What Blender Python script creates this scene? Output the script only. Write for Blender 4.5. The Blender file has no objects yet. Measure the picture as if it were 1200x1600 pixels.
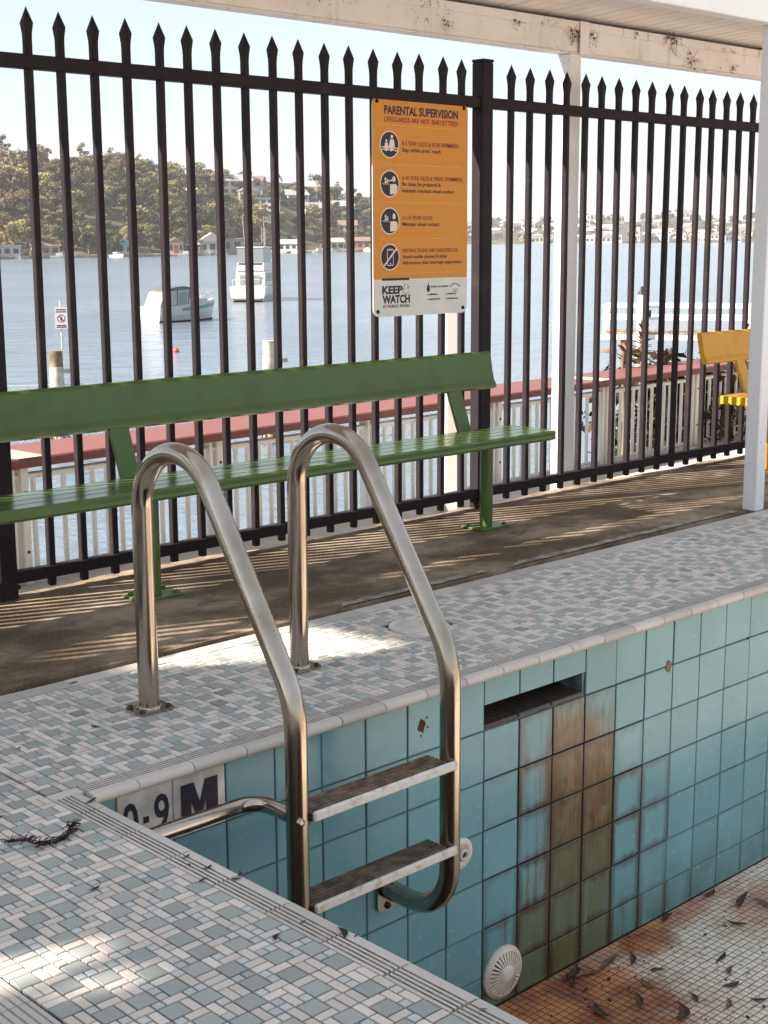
import bpy, bmesh, math, random
from math import sin, cos, pi, radians, atan2, sqrt
from mathutils import Vector, Matrix, Quaternion
random.seed(7)
SC = bpy.context.scene
COL = SC.collection

# ------------------------------------------------------------------ camera, sky, sun, exposure
CAM = Vector((-1.6025, -2.5522, 1.161))
YAW, PITCH, ROLL, FOC = 0.7591, 0.1898, -0.0053, 2217.4
Fv = Vector((sin(YAW)*cos(PITCH), cos(YAW)*cos(PITCH), -sin(PITCH)))
R0 = Vector((cos(YAW), -sin(YAW), 0)); U0 = R0.cross(Fv)
Rv = cos(ROLL)*R0 + sin(ROLL)*U0; Uv = -sin(ROLL)*R0 + cos(ROLL)*U0
cd = bpy.data.cameras.new('camera'); co = bpy.data.objects.new('camera', cd); COL.objects.link(co)
M = Matrix.Identity(4)
for i in range(3):
    M[i][0], M[i][1], M[i][2], M[i][3] = Rv[i], Uv[i], -Fv[i], CAM[i]
co.matrix_world = M
cd.sensor_fit = 'VERTICAL'; cd.sensor_height = 36; cd.sensor_width = 27; cd.lens = 36*FOC/1600
cd.clip_start = .05; cd.clip_end = 12000
SC.camera = co

SUN = Vector((-1, .38, .82)).normalized()          # direction towards the sun
EL = math.asin(SUN.z); AZ = atan2(SUN.x, SUN.y)
w = bpy.data.worlds.new('World'); SC.world = w; w.use_nodes = True
nt = w.node_tree; nt.nodes.clear()
sky = nt.nodes.new('ShaderNodeTexSky'); sky.sky_type = 'NISHITA'; sky.sun_disc = False
sky.sun_elevation = EL; sky.sun_rotation = AZ; sky.air_density = 1.0; sky.dust_density = .6; sky.ozone_density = 1.0
bg = nt.nodes.new('ShaderNodeBackground'); bg.inputs['Strength'].default_value = .11
out = nt.nodes.new('ShaderNodeOutputWorld')
bg.inputs['Strength'].default_value = .115
# thin milky haze over the whole sky, as pale as the photograph's: the blue of the sky texture mixed with even white
mx = nt.nodes.new('ShaderNodeMix'); mx.data_type = 'RGBA'; mx.inputs[0].default_value = .80; mx.inputs[7].default_value = (1.90, 2.00, 2.08, 1)
nt.links.new(sky.outputs[0], mx.inputs[6]); nt.links.new(mx.outputs[2], bg.inputs[0]); nt.links.new(bg.outputs[0], out.inputs[0])
sl = bpy.data.lights.new('sun', 'SUN'); sl.energy = 4.3; sl.angle = radians(.5); sl.color = (1, .93, .82)
so = bpy.data.objects.new('sun', sl); COL.objects.link(so)
so.rotation_euler = SUN.to_track_quat('Z', 'Y').to_euler(); so.location = (0, 0, 30)
SC.view_settings.view_transform = 'Standard'; SC.view_settings.look = 'None'
SC.view_settings.exposure = 1.76; SC.view_settings.gamma = 1
SC.view_settings.use_curve_mapping = False
SC.cycles.caustics_reflective = False; SC.cycles.caustics_refractive = False

def px_dir(px, py=374):
    d = Fv + Rv*((px-600)/FOC) - Uv*((py-800)/FOC)
    return d / sqrt(d.x*d.x + d.y*d.y)
def at(px, py, dist):                 # a point seen in that direction, dist metres away over the ground
    return CAM + px_dir(px, py)*dist
def visible(p, pad=30):
    d = Vector(p)-CAM; z = d.dot(Fv)
    if z < .1: return False
    x = 600+FOC*d.dot(Rv)/z; y = 800-FOC*d.dot(Uv)/z
    return -pad < x < 1200+pad and -pad < y < 1600+pad

# ------------------------------------------------------------------ materials
MATS = {}
class NB:                                  # small node-building helper
    def __init__(s, name):
        s.m = bpy.data.materials.new(name); s.m.use_nodes = True
        s.t = s.m.node_tree; s.b = s.t.nodes['Principled BSDF']
    def n(s, typ, **kw):
        nd = s.t.nodes.new(typ)
        for k, v in kw.items(): setattr(nd, k, v)
        return nd
    def L(s, a, b): s.t.links.new(a, b)
    def pos(s, scale=(1, 1, 1), obj=False):
        g = s.n('ShaderNodeTexCoord').outputs['Object'] if obj else s.n('ShaderNodeNewGeometry').outputs['Position']
        mp = s.n('ShaderNodeMapping'); mp.inputs['Scale'].default_value = scale
        s.L(g, mp.inputs[0]); return mp.outputs[0]
    def noise(s, scale, vec=None, detail=4, rough=.55):
        nd = s.n('ShaderNodeTexNoise'); nd.inputs['Scale'].default_value = scale
        nd.inputs['Detail'].default_value = detail; nd.inputs['Roughness'].default_value = rough
        s.L(vec if vec is not None else s.pos(), nd.inputs['Vector']); return nd.outputs['Fac']
    def ramp(s, fac, lo, hi, a=0., b=1.):
        nd = s.n('ShaderNodeMapRange', interpolation_type='SMOOTHSTEP'); nd.clamp = True
        nd.inputs[1].default_value = lo; nd.inputs[2].default_value = hi
        nd.inputs[3].default_value = a; nd.inputs[4].default_value = b
        s.L(fac, nd.inputs[0]); return nd.outputs[0]
    def math(s, op, a, b=None, c=None):
        nd = s.n('ShaderNodeMath', operation=op)
        for i, v in enumerate((a, b, c)):
            if v is None: continue
            if isinstance(v, (int, float)): nd.inputs[i].default_value = v
            else: s.L(v, nd.inputs[i])
        return nd.outputs[0]
    def mix(s, fac, a, b, blend='MIX'):
        nd = s.n('ShaderNodeMix', data_type='RGBA', blend_type=blend)
        for i, v in ((0, fac), (6, a), (7, b)):
            if isinstance(v, (int, float)): nd.inputs[i].default_value = v
            elif isinstance(v, tuple): nd.inputs[i].default_value = (*v[:3], 1)
            else: s.L(v, nd.inputs[i])
        return nd.outputs[2]
    def bump(s, h, strength=.3, dist=.01):
        nd = s.n('ShaderNodeBump'); nd.inputs['Strength'].default_value = strength
        nd.inputs['Distance'].default_value = dist
        s.L(h, nd.inputs['Height']); s.L(nd.outputs[0], s.b.inputs['Normal'])
    def set(s, **kw):
        for k, v in kw.items():
            k = {'rough': 'Roughness', 'metal': 'Metallic', 'color': 'Base Color', 'spec': 'Specular IOR Level', 'coat': 'Coat Weight'}[k]
            if isinstance(v, (int, float)): s.b.inputs[k].default_value = v
            elif isinstance(v, tuple): s.b.inputs[k].default_value = (*v[:3], 1)
            else: s.L(v, s.b.inputs[k])
        return s

def simple(name, c, rough=.6, metal=0, var=.18, scale=12, bump=0., bscale=60, c2=None, lo=.35, hi=.7, obj=False, spec=.5, stretch=(1, 1, 1)):
    b = NB(name); v = b.pos(stretch, obj)
    n = b.noise(scale, v)
    dark = c2 or tuple(x*(1-var) for x in c)
    lite = c if c2 else tuple(min(1, x*(1+var)) for x in c)
    b.set(color=b.mix(b.ramp(n, lo, hi), dark, lite), rough=rough, metal=metal, spec=spec)
    if bump: b.bump(b.noise(bscale, v, 5), bump, .004)
    MATS[name] = b.m; return b.m

# pool tiles: object colour carries how stained each tile is (r rust, g algae, b rusty edges)
def m_pool_tile():
    b = NB('pool_tile'); oi = b.n('ShaderNodeObjectInfo'); sp = b.n('ShaderNodeSeparateColor'); b.L(oi.outputs['Color'], sp.inputs[0])
    rnd = oi.outputs['Random']
    big = b.noise(3.2); fine = b.noise(420, None, 2)
    base = b.mix(b.ramp(rnd, 0, 1), (.138, .335, .385), (.172, .395, .445))
    base = b.mix(b.ramp(big, .3, .75, 0, .5), base, (.115, .27, .30))
    # grime low on the wall
    z = b.n('ShaderNodeSeparateXYZ'); b.L(b.pos(), z.inputs[0])
    low = b.math('MULTIPLY', b.ramp(z.outputs[2], -1.06, -.80, 1, 0), b.ramp(b.noise(9), .25, .7, .25, 1))
    base = b.mix(b.math('MULTIPLY', low, .62), base, (.075, .135, .105))
    streak = b.noise(1, b.pos((75, 75, 3.2)), 5, .62)
    streak2 = b.noise(1, b.pos((26, 26, 2.3)), 4)
    blot = b.noise(13, None, 5)
    sm0 = b.math('ADD', b.math('MULTIPLY', streak, .6), b.math('MULTIPLY', streak2, .4))
    rust_c = b.mix(b.ramp(sm0, .40, .62), (.065, .022, .008), (.195, .098, .027))
    rust_c = b.mix(b.ramp(blot, .42, .66, 0, .75), rust_c, (.175, .165, .065))
    sm = b.math('ADD', b.math('MULTIPLY', streak, .55), b.math('MULTIPLY', streak2, .45))
    wob = b.math('MULTIPLY', b.math('SUBTRACT', streak2, .5), .22)
    def env(sock, c_, w0, w1): return b.ramp(b.math('ADD', b.math('ABSOLUTE', b.math('SUBTRACT', sock, c_)), wob), w0, w1, 1, 0)
    zt_ = b.math('ADD', z.outputs[2], wob)
    fr = b.math('MULTIPLY', env(z.outputs[0], 1.63, .08, .23), b.math('MULTIPLY', b.ramp(zt_, -.32, -.17, 1, 0), b.ramp(zt_, -.98, -.66, .15, 1)))
    fa = b.math('MULTIPLY', env(z.outputs[0], 1.56, .14, .34), b.ramp(zt_, -.88, -.50, 1, 0))
    ru = b.math('ADD', b.math('MULTIPLY', sp.outputs[0], .66), b.math('MULTIPLY', fr, .36))
    al = b.math('ADD', b.math('MULTIPLY', sp.outputs[1], .62), b.math('MULTIPLY', fa, .36))
    rm = b.math('SUBTRACT', b.math('ADD', sm, b.math('MULTIPLY', ru, .62)), .5)
    col = b.mix(b.math('MULTIPLY', b.ramp(rm, .03, .28), b.ramp(ru, 0, .12)), base, rust_c)
    gm = b.math('SUBTRACT', b.math('ADD', streak2, b.math('MULTIPLY', al, .6)), .5)
    col = b.mix(b.math('MULTIPLY', b.ramp(gm, .05, .34, 0, .85), b.ramp(al, 0, .1)), col, b.mix(streak, (.070, .085, .045), (.15, .17, .10)))
    oc = b.n('ShaderNodeTexCoord'); s2 = b.n('ShaderNodeSeparateXYZ'); b.L(oc.outputs['Object'], s2.inputs[0])
    ax = b.math('ABSOLUTE', s2.outputs[0]); az = b.math('ABSOLUTE', s2.outputs[2])
    ed = b.math('ADD', b.math('MAXIMUM', ax, b.math('MULTIPLY', az, .96)), b.math('MULTIPLY', b.math('SUBTRACT', streak2, .5), .05))
    em = b.math('MULTIPLY', b.ramp(ed, .040, .073), sp.outputs[2])
    col = b.mix(em, col, (.06, .026, .014))
    thin = b.math('MULTIPLY', b.ramp(b.math('MAXIMUM', ax, az), .066, .0735), .38)
    col = b.mix(thin, col, (.07, .09, .085))
    b.set(color=col, rough=b.math('ADD', b.math('MULTIPLY', b.ramp(b.noise(30), .3, .7), .12), .16), spec=.5)
    b.bump(b.noise(16, None, 2), .12, .004)
    MATS['pool_tile'] = b.m
m_pool_tile()

def mosaic(name, c, speck, amt=.5):
    b = NB(name); oi = b.n('ShaderNodeObjectInfo'); at_ = b.n('ShaderNodeAttribute', attribute_name='tone')
    fine = b.noise(700, None, 2); big = b.noise(2.6, None, 6, .65)
    col = b.mix(b.ramp(fine, .42, .72, 0, amt), c, speck)
    col = b.mix(b.ramp(big, .46, .72, 0, .42), col, tuple(x*.55+y*.12 for x, y in zip(c, (1, .82, .62))))
    col = b.mix(b.ramp(b.noise(14, None, 6, .7), .60, .74, 0, .35), col, (.24, .20, .155))
    tone = b.math('ADD', b.math('MULTIPLY', b.math('SUBTRACT', oi.outputs['Random'], .5), .26), b.math('MULTIPLY', at_.outputs['Fac'], .13))
    hv = b.n('ShaderNodeHueSaturation'); b.L(b.math('ADD', tone, 1.0), hv.inputs['Value']); b.L(col, hv.inputs['Color'])
    b.set(color=hv.outputs[0], rough=.5, spec=.4); b.bump(fine, .12, .002)
    MATS[name] = b.m
mosaic('mosaic_grey', (.345, .357, .328), (.50, .51, .48))
mosaic('mosaic_pale', (.48, .482, .462), (.59, .59, .575))
mosaic('mosaic_cream', (.69, .605, .53), (.52, .445, .385), .4)
mosaic('coping_glaze', (.60, .54, .485), (.48, .42, .37), .35)
simple('groove_dirt', (.30, .25, .205), .9, scale=30, var=.4)
simple('grout_dark', (.013, .010, .009), .9, scale=25, var=.5)
def m_wall_grout():
    b = NB('wall_grout'); s = b.n('ShaderNodeSeparateXYZ'); b.L(b.pos(), s.inputs[0])
    rust = b.math('MULTIPLY', b.ramp(b.math('ABSOLUTE', b.math('SUBTRACT', s.outputs[0], 1.65)), .35, .62, 1, 0), b.ramp(s.outputs[2], -.30, -.16, 1, 0))
    n = b.noise(18)
    col = b.mix(b.ramp(n, .35, .7), (.11, .125, .115), (.24, .27, .25))
    b.set(color=b.mix(rust, col, (.030, .014, .008)), rough=.9); MATS['wall_grout'] = b.m
m_wall_grout()
def m_floor_tile():
    b = NB('floor_tile'); s = b.n('ShaderNodeSeparateXYZ'); b.L(b.pos(), s.inputs[0])
    def spot(cx, cy, rx, ry, lo=.55, hi=1.25):
        dx = b.math('DIVIDE', b.math('SUBTRACT', s.outputs[0], cx), rx); dy = b.math('DIVIDE', b.math('SUBTRACT', s.outputs[1], cy), ry)
        r = b.math('SQRT', b.math('ADD', b.math('MULTIPLY', dx, dx), b.math('MULTIPLY', dy, dy)))
        r = b.math('ADD', r, b.math('MULTIPLY', b.math('SUBTRACT', b.noise(9, None, 5), .5), 1.1))
        return b.ramp(r, lo, hi, 1, 0)
    tile = b.noise(38, None, 0)
    col = b.mix(b.ramp(tile, .3, .7), (.80, .655, .53), (.92, .81, .69))
    col = b.mix(b.ramp(b.noise(3.5), .42, .72, 0, .6), col, (.46, .31, .17))
    col = b.mix(b.ramp(b.noise(60, None, 3), .58, .72, 0, .8), col, (.12, .085, .05))
    st = b.math('MAXIMUM', b.math('MAXIMUM', spot(1.42, -.20, .38, .36), spot(1.90, -.06, .16, .10)), b.math('MAXIMUM', b.math('MULTIPLY', spot(1.75, -.02, .8, .10), .75), b.math('MULTIPLY', spot(2.45, -.22, .25, .16), .6)))
    hot = b.mix(b.ramp(b.noise(8, None, 4), .35, .65), (.27, .062, .016), (.60, .22, .055))
    col = b.mix(b.math('MULTIPLY', st, .93), col, hot)
    b.set(color=col, rough=.42, spec=.45); MATS['floor_tile'] = b.m
m_floor_tile()
simple('floor_grout', (.055, .030, .019), .9, scale=14, var=.5)

def m_concrete():
    b = NB('concrete'); n1 = b.noise(1.7, b.pos((1, 1.6, 1)), 6, .62); n2 = b.noise(9, None, 6, .65); n3 = b.noise(160, None, 3)
    col = b.mix(b.ramp(n1, .40, .62), (.105, .064, .033), (.40, .30, .205))
    col = b.mix(b.ramp(n2, .4, .72, 0, .7), col, (.085, .058, .032))
    col = b.mix(b.ramp(n3, .4, .75, 0, .35), col, (.34, .29, .23))
    crack = b.n('ShaderNodeTexVoronoi', feature='DISTANCE_TO_EDGE'); crack.inputs['Scale'].default_value = .75
    wv = b.n('ShaderNodeVectorMath', operation='ADD'); b.L(b.pos(), wv.inputs[0])
    nz = b.n('ShaderNodeTexNoise'); nz.inputs['Scale'].default_value = 3; b.L(nz.outputs['Color'], wv.inputs[1]); b.L(wv.outputs[0], crack.inputs['Vector'])
    ck = b.math('MULTIPLY', b.ramp(crack.outputs['Distance'], 0, .007, 1, 0), b.ramp(n1, .45, .6))
    col = b.mix(b.math('MULTIPLY', ck, .7), col, (.03, .02, .014))
    gr = b.noise(420, None, 3, .7)
    col = b.mix(b.ramp(gr, .58, .72, 0, .6), col, (.42, .36, .29)); col = b.mix(b.ramp(gr, .42, .30, 0, .6), col, (.05, .034, .022))
    b.set(color=col, rough=.88, spec=.25); b.bump(b.math('ADD', n3, gr), .6, .004); MATS['concrete'] = b.m
m_concrete()
simple('promenade_concrete', (.60, .55, .49), .9, scale=2.5, c2=(.48, .43, .37), bump=.2)
simple('worn_grout', (.40, .365, .33), .9, scale=22, c2=(.20, .165, .125), bump=.3)

def m_steel():
    b = NB('stainless_steel'); n = b.noise(6, b.pos((1, 1, .6))); sc_ = b.noise(1, b.pos((6, 6, 260)), 3)
    tint = b.mix(b.ramp(n, .4, .72, 0, .75), (.50, .44, .375), (.29, .22, .155))
    spk = b.noise(170, None, 2)
    tint = b.mix(b.ramp(spk, .66, .74, 0, .6), tint, (.13, .08, .05))
    b.set(color=tint, metal=1, rough=b.math('ADD', b.ramp(n, .3, .75, .10, .24), b.math('MULTIPLY', sc_, .06)))
    b.bump(sc_, .03, .001); MATS['stainless_steel'] = b.m
m_steel()
simple('tread_grip', (.27, .195, .135), .5, .4, scale=30, c2=(.10, .065, .042))
simple('tread_nosing', (.74, .70, .65), .5, 0, scale=40, c2=(.50, .42, .34), lo=.28, hi=.5)
def painted(name, c, dirt, rough=.42, amt=.5, scale=5, chips=0, bump=.05, spec=.45):
    b = NB(name); n = b.noise(scale, None, 6, .6); f = b.noise(90, None, 3)
    col = b.mix(b.ramp(n, .5, .78, 0, amt), c, dirt)
    col = b.mix(b.ramp(f, .55, .8, 0, .25), col, tuple(x*.6 for x in c))
    chip = b.math('MULTIPLY', b.ramp(b.noise(55, None, 5, .7), .64, .69), b.ramp(n, .44, .6))
    col = b.mix(b.math('MULTIPLY', chip, .8), col, (.10, .062, .042))
    stn = b.noise(1, b.pos((18, 18, 1.6)), 4); col = b.mix(b.ramp(stn, .56, .78, 0, .35), col, dirt)
    b.set(color=col, rough=rough, spec=spec); b.bump(f, bump, .002); MATS[name] = b.m
painted('green_paint', (.082, .130, .030), (.064, .074, .028), .22, .75, 6, spec=.36)
painted('yellow_paint', (.66, .33, .012), (.46, .21, .02), .42, .5, 7)
painted('white_paint', (.80, .80, .82), (.72, .68, .65), .5, .5, 2.2)
painted('baluster_white', (.80, .78, .74), (.66, .60, .52), .5, .4, 6)
painted('red_paint', (.20, .070, .060), (.16, .075, .066), .55, .5, 4)
painted('cream_patch', (.62, .50, .30), (.45, .33, .2), .6, .4, 14)
painted('fence_paint', (.029, .0225, .0255), (.054, .042, .037), .5, .6, 9, spec=.05)
painted('pole_paint', (.50, .47, .44), (.40, .29, .19), .6, .8, 3.5)
def m_beam():
    b = NB('dirty_white_paint'); n = b.noise(2.4, None, 6, .62); sp = b.noise(34, None, 5, .7); st = b.noise(1, b.pos((26, 26, 2.5)), 4)
    col = b.mix(b.ramp(n, .42, .74, 0, .6), (.82, .79, .77), (.60, .51, .43))
    col = b.mix(b.ramp(st, .56, .76, 0, .5), col, (.40, .31, .22))
    col = b.mix(b.math('MULTIPLY', b.ramp(sp, .58, .67), b.ramp(n, .42, .6)), col, (.12, .06, .03))
    b.set(color=col, rough=.6, spec=.3); b.bump(sp, .1, .003); MATS['dirty_white_paint'] = b.m
m_beam()
painted('soffit_paint', (.78, .735, .69), (.58, .48, .39), .6, .7, 3.0)
simple('roof_and_shade_sheet', (.42, .42, .41), .6, scale=3)
painted('sign_orange', (.62, .235, .016), (.52, .19, .02), .5, .35, 9)
simple('sign_white', (.66, .65, .62), .5, var=.05)
simple('sign_cream', (.72, .62, .48), .5, var=.04)
simple('ink_dark', (.018, .010, .030), .6, var=.1)
simple('ink_red', (.20, .022, .022), .6, var=.1)
simple('sign_rule', (.72, .36, .05), .6, var=.1)
simple('white_plastic', (.74, .70, .645), .4, scale=20, c2=(.60, .53, .45))
simple('drain_dark', (.02, .012, .012), .8, var=.3)
simple('label_tile', (.80, .765, .715), .3, scale=14, c2=(.55, .50, .45))
simple('dry_leaf', (.10, .062, .035), .8, scale=40, c2=(.045, .022, .016))
simple('red_leaf', (.055, .016, .017), .8, scale=40, c2=(.030, .010, .012))
simple('pale_leaf', (.22, .15, .085), .8, scale=40, c2=(.12, .075, .04))
simple('rust_chip', (.09, .035, .02), .9, var=.4, scale=60)
simple('web_debris', (.17, .10, .06), .95, var=.5, scale=60)
def m_water():
    b = NB('harbour_water')
    v = b.pos((.55, 1.0, 1)); n1 = b.noise(.45, v, 3, .5); n2 = b.noise(1.9, v, 4, .6); n3 = b.noise(.045, b.pos(), 3)
    h = b.math('ADD', b.math('MULTIPLY', n1, 1.1), b.math('MULTIPLY', n2, .42))
    b.set(color=b.mix(b.ramp(n3, .35, .65), (.125, .160, .205), (.160, .200, .250)), rough=.16, spec=.5)
    b.bump(h, 1.0, .36); MATS['harbour_water'] = b.m
m_water()
def foliage(name, a, c, scale=.35):
    b = NB(name); oi = b.n('ShaderNodeObjectInfo'); n = b.noise(scale, None, 5, .6)
    rn = oi.outputs['Random']
    col = b.mix(b.ramp(n, .32, .68), a, c)
    hs = b.n('ShaderNodeHueSaturation'); b.L(col, hs.inputs['Color'])
    b.L(b.ramp(rn, 0, 1, .55, 1.4), hs.inputs['Value']); b.L(b.ramp(rn, 0, 1, .48, .535), hs.inputs['Hue'])
    b.set(color=hs.outputs[0], rough=.7, spec=.2); MATS[name] = b.m
foliage('gum_foliage', (.105, .078, .028), (.26, .185, .085))
foliage('dark_foliage', (.042, .038, .014), (.125, .095, .038))
foliage('far_foliage', (.085, .072, .045), (.15, .12, .075), .05)
foliage('hedge_foliage', (.035, .028, .015), (.10, .075, .03), 6)
simple('bark', (.20, .15, .11), .9, var=.3, scale=3)
simple('hill_ground', (.13, .098, .05), .95, scale=.06, c2=(.055, .046, .02))
simple('house_white', (.50, .47, .43), .7, var=.06)
simple('house_cream', (.42, .34, .25), .7, var=.08)
simple('house_brick', (.30, .15, .10), .8, var=.15)
simple('roof_tile_red', (.20, .125, .095), .8, var=.2)
simple('roof_grey', (.30, .29, .28), .7, var=.1)
simple('roof_teal', (.18, .36, .34), .6, var=.1)
simple('window_glass', (.03, .035, .04), .15, var=.1)
simple('door_red', (.42, .06, .03), .6, var=.1)
simple('sandstone', (.30, .24, .17), .9, var=.3, scale=.3)
simple('hull_white', (.50, .475, .45), .3, var=.04, scale=2)
simple('boat_stripe', (.12, .24, .25), .35, var=.05)
simple('boat_canvas', (.10, .105, .10), .75, var=.2, scale=5)
simple('boat_clear', (.20, .22, .23), .2, var=.1)
simple('boat_curtain', (.36, .36, .35), .3, var=.12, scale=2)
simple('antifoul', (.055, .028, .024), .8, var=.3)
simple('buoy_red', (.55, .06, .035), .4, var=.1)
simple('pile_white', (.60, .56, .49), .85, scale=4, c2=(.36, .31, .24))
simple('pile_timber', (.28, .19, .095), .9, scale=7, c2=(.13, .085, .045))
simple('weed', (.10, .068, .02), .9, var=.4, scale=12)
simple('net_rope', (.55, .56, .57), .9, var=.1)
simple('jetty_timber', (.27, .19, .14), .9, scale=3, var=.3)
simple('croton_leaf', (.30, .125, .028), .5, scale=30, c2=(.085, .055, .018))
simple('stone_wall', (.24, .21, .175), .95, scale=1.2, var=.35, bump=.4, bscale=6)

# ------------------------------------------------------------------ mesh helpers
class MB:
    def __init__(s): s.v = []; s.f = []; s.mi = []; s.sm = []; s.mats = []
    def mi_of(s, m):
        if m not in s.mats: s.mats.append(m)
        return s.mats.index(m)
    def add(s, vs, fs, m, smooth=False):
        o = len(s.v); s.v += [tuple(x) for x in vs]; k = s.mi_of(m)
        for f in fs: s.f.append(tuple(o+i for i in f)); s.mi.append(k); s.sm.append(smooth)
    def box(s, x0, x1, y0, y1, z0, z1, m, bev=0., T=None):
        if bev <= 0:
            vs = [Vector((x, y, z)) for z in (z0, z1) for y in (y0, y1) for x in (x0, x1)]
            fs = [(0, 2, 3, 1), (4, 5, 7, 6), (0, 1, 5, 4), (2, 6, 7, 3), (0, 4, 6, 2), (1, 3, 7, 5)]
        else:
            b = min(bev, (x1-x0)/2.01, (y1-y0)/2.01, (z1-z0)/2.01)
            bm = bmesh.new(); bmesh.ops.create_cube(bm, size=1)
            for q in bm.verts: q.co = Vector(((x0+x1)/2+q.co.x*(x1-x0), (y0+y1)/2+q.co.y*(y1-y0), (z0+z1)/2+q.co.z*(z1-z0)))
            bmesh.ops.bevel(bm, geom=bm.edges[:], offset=b, segments=1, affect='EDGES')
            bm.verts.index_update(); vs = [q.co.copy() for q in bm.verts]; fs = [tuple(q.index for q in f.verts) for f in bm.faces]; bm.free()
        if T is not None: vs = [T @ Vector(q) for q in vs]
        s.add(vs, fs, m)
    def tube(s, path, r, m, n=12, cap=True, rs=None):
        P = [Vector(p) for p in path]; N = len(P); vs = []; fs = []; up = None
        for i, p in enumerate(P):
            t = (P[min(i+1, N-1)]-P[max(i-1, 0)]).normalized()
            if up is None:
                up = Vector((0, 0, 1)) if abs(t.z) < .9 else Vector((1, 0, 0))
            a = (up - t*up.dot(t)).normalized(); b = t.cross(a); up = a
            rr = rs[i] if rs else r
            for k in range(n):
                an = 2*pi*k/n; vs.append(p + (a*cos(an)+b*sin(an))*rr)
        for i in range(N-1):
            for k in range(n):
                fs.append((i*n+k, i*n+(k+1) % n, (i+1)*n+(k+1) % n, (i+1)*n+k))
        s.add(vs, fs, m, True)
        if cap:
            o = len(vs); s.add(vs[:n], [tuple(range(n))[::-1]], m); s.add(vs[-n:], [tuple(range(n))], m)
    def lathe(s, prof, m, n=24, T=None, smooth=True):          # profile (r, z)
        vs = []; fs = []
        for r, z in prof:
            for k in range(n): vs.append(Vector((r*cos(2*pi*k/n), r*sin(2*pi*k/n), z)))
        for i in range(len(prof)-1):
            for k in range(n): fs.append((i*n+k, i*n+(k+1) % n, (i+1)*n+(k+1) % n, (i+1)*n+k))
        fs.append(tuple(range((len(prof)-1)*n, len(prof)*n)))
        if T is not None: vs = [T @ q for q in vs]
        s.add(vs, fs, m, smooth)
    def prism(s, poly, a, b, m, axis='x', smooth=False, T=None):   # extrude a 2-D outline from a to b along an axis
        def P(u, v, t): return Vector({'x': (t, u, v), 'y': (u, t, v), 'z': (u, v, t)}[axis])
        n = len(poly); vs = [P(u, v, a) for u, v in poly]+[P(u, v, b) for u, v in poly]
        if T is not None: vs = [T @ q for q in vs]
        s.add(vs, [(i, (i+1) % n, n+(i+1) % n, n+i) for i in range(n)], m, smooth)
        s.add(vs, [tuple(range(n))[::-1], tuple(range(n, 2*n))], m)
    def quad(s, a, b, c, d, m): s.add([a, b, c, d], [(0, 1, 2, 3)], m)
    def mesh(s, name, fix=True):
        me = bpy.data.meshes.new(name); me.from_pydata(s.v, [], s.f)
        for m in s.mats: me.materials.append(MATS[m])
        me.polygons.foreach_set('material_index', s.mi); me.polygons.foreach_set('use_smooth', s.sm)
        if fix:
            bm = bmesh.new(); bm.from_mesh(me); bmesh.ops.recalc_face_normals(bm, faces=bm.faces[:]); bm.to_mesh(me); bm.free()
        me.update(); return me
    def build(s, name, parent=None, loc=(0, 0, 0), kind=None, fix=True, **props):
        return link(name, s.mesh(name, fix), parent, loc, kind, **props)
def link(name, me, parent=None, loc=(0, 0, 0), kind=None, **props):
    o = bpy.data.objects.new(name, me); COL.objects.link(o); o.location = loc
    if parent is not None: o.parent = parent
    if kind: o['kind'] = kind
    for k, v in props.items(): o[k] = v
    return o
def thing(name, label, cat, loc=(0, 0, 0), rz=0, group=None):
    o = bpy.data.objects.new(name, None); COL.objects.link(o); o.location = loc; o.rotation_euler = (0, 0, rz)
    o.empty_display_size = .1; tag(o, label, cat, group); return o
def tag(o, label, cat, group=None):
    o['label'] = label; o['category'] = cat
    if group: o['group'] = group
    return o
def kids(o): return [c for c in CH.get(o.name, [])]
CH = {}
def dup(root, loc, rz=0, label=None, scale=1):
    r = root.copy(); COL.objects.link(r); r.location = loc; r.rotation_euler = (0, 0, rz); r.scale = (scale,)*3 if isinstance(scale, (int, float)) else scale
    if label: r['label'] = label
    for c in root.children:
        d = c.copy(); COL.objects.link(d); d.parent = r
        for g in c.children:
            e = g.copy(); COL.objects.link(e); e.parent = d
    return r
def arc(cy, cz, R, a0, a1, n):
    return [(cy+R*cos(a0+(a1-a0)*i/n), cz+R*sin(a0+(a1-a0)*i/n)) for i in range(n+1)]

# ------------------------------------------------------------------ setting: pool deck, coping, mosaic
deck = MB()
for x0, x1, y0, y1 in ((-.606, -.160, -4.0, .706), (-.160, 8.0, .016, .706), (-3.6, -.606, -4.0, .706)):
    deck.quad((x0, y0, -.006), (x1, y0, -.006), (x1, y1, -.006), (x0, y1, -.006), 'grout_dark')
deck = deck.build('pool_deck', kind='structure')

def chip_tile(w, d, m, h=.006, c=.0012):           # a small tile with a worn, chamfered rim; top at z = 0
    b = MB(); x, y = w/2, d/2
    vs = [(-x, -y, -h), (x, -y, -h), (x, y, -h), (-x, y, -h), (-x, -y, -c), (x, -y, -c), (x, y, -c), (-x, y, -c),
          (-x+c, -y+c, 0), (x-c, -y+c, 0), (x-c, y-c, 0), (-x+c, y-c, 0)]
    fs = [(8, 9, 10, 11)]+[(i, (i+1) % 4, 4+(i+1) % 4, 4+i) for i in range(4)]+[(4+i, 4+(i+1) % 4, 8+(i+1) % 4, 8+i) for i in range(4)]
    b.add(vs, fs, m); return b
MOD = .02; GAP = .0035
KINDS = {(2, 2): 'mosaic_grey', (2, 1): 'mosaic_cream', (1, 2): 'mosaic_cream', (1, 1): 'mosaic_pale'}
TMESH = {k: chip_tile(k[0]*MOD-GAP, k[1]*MOD-GAP, m).mesh('tile') for k, m in KINDS.items()}
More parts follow.
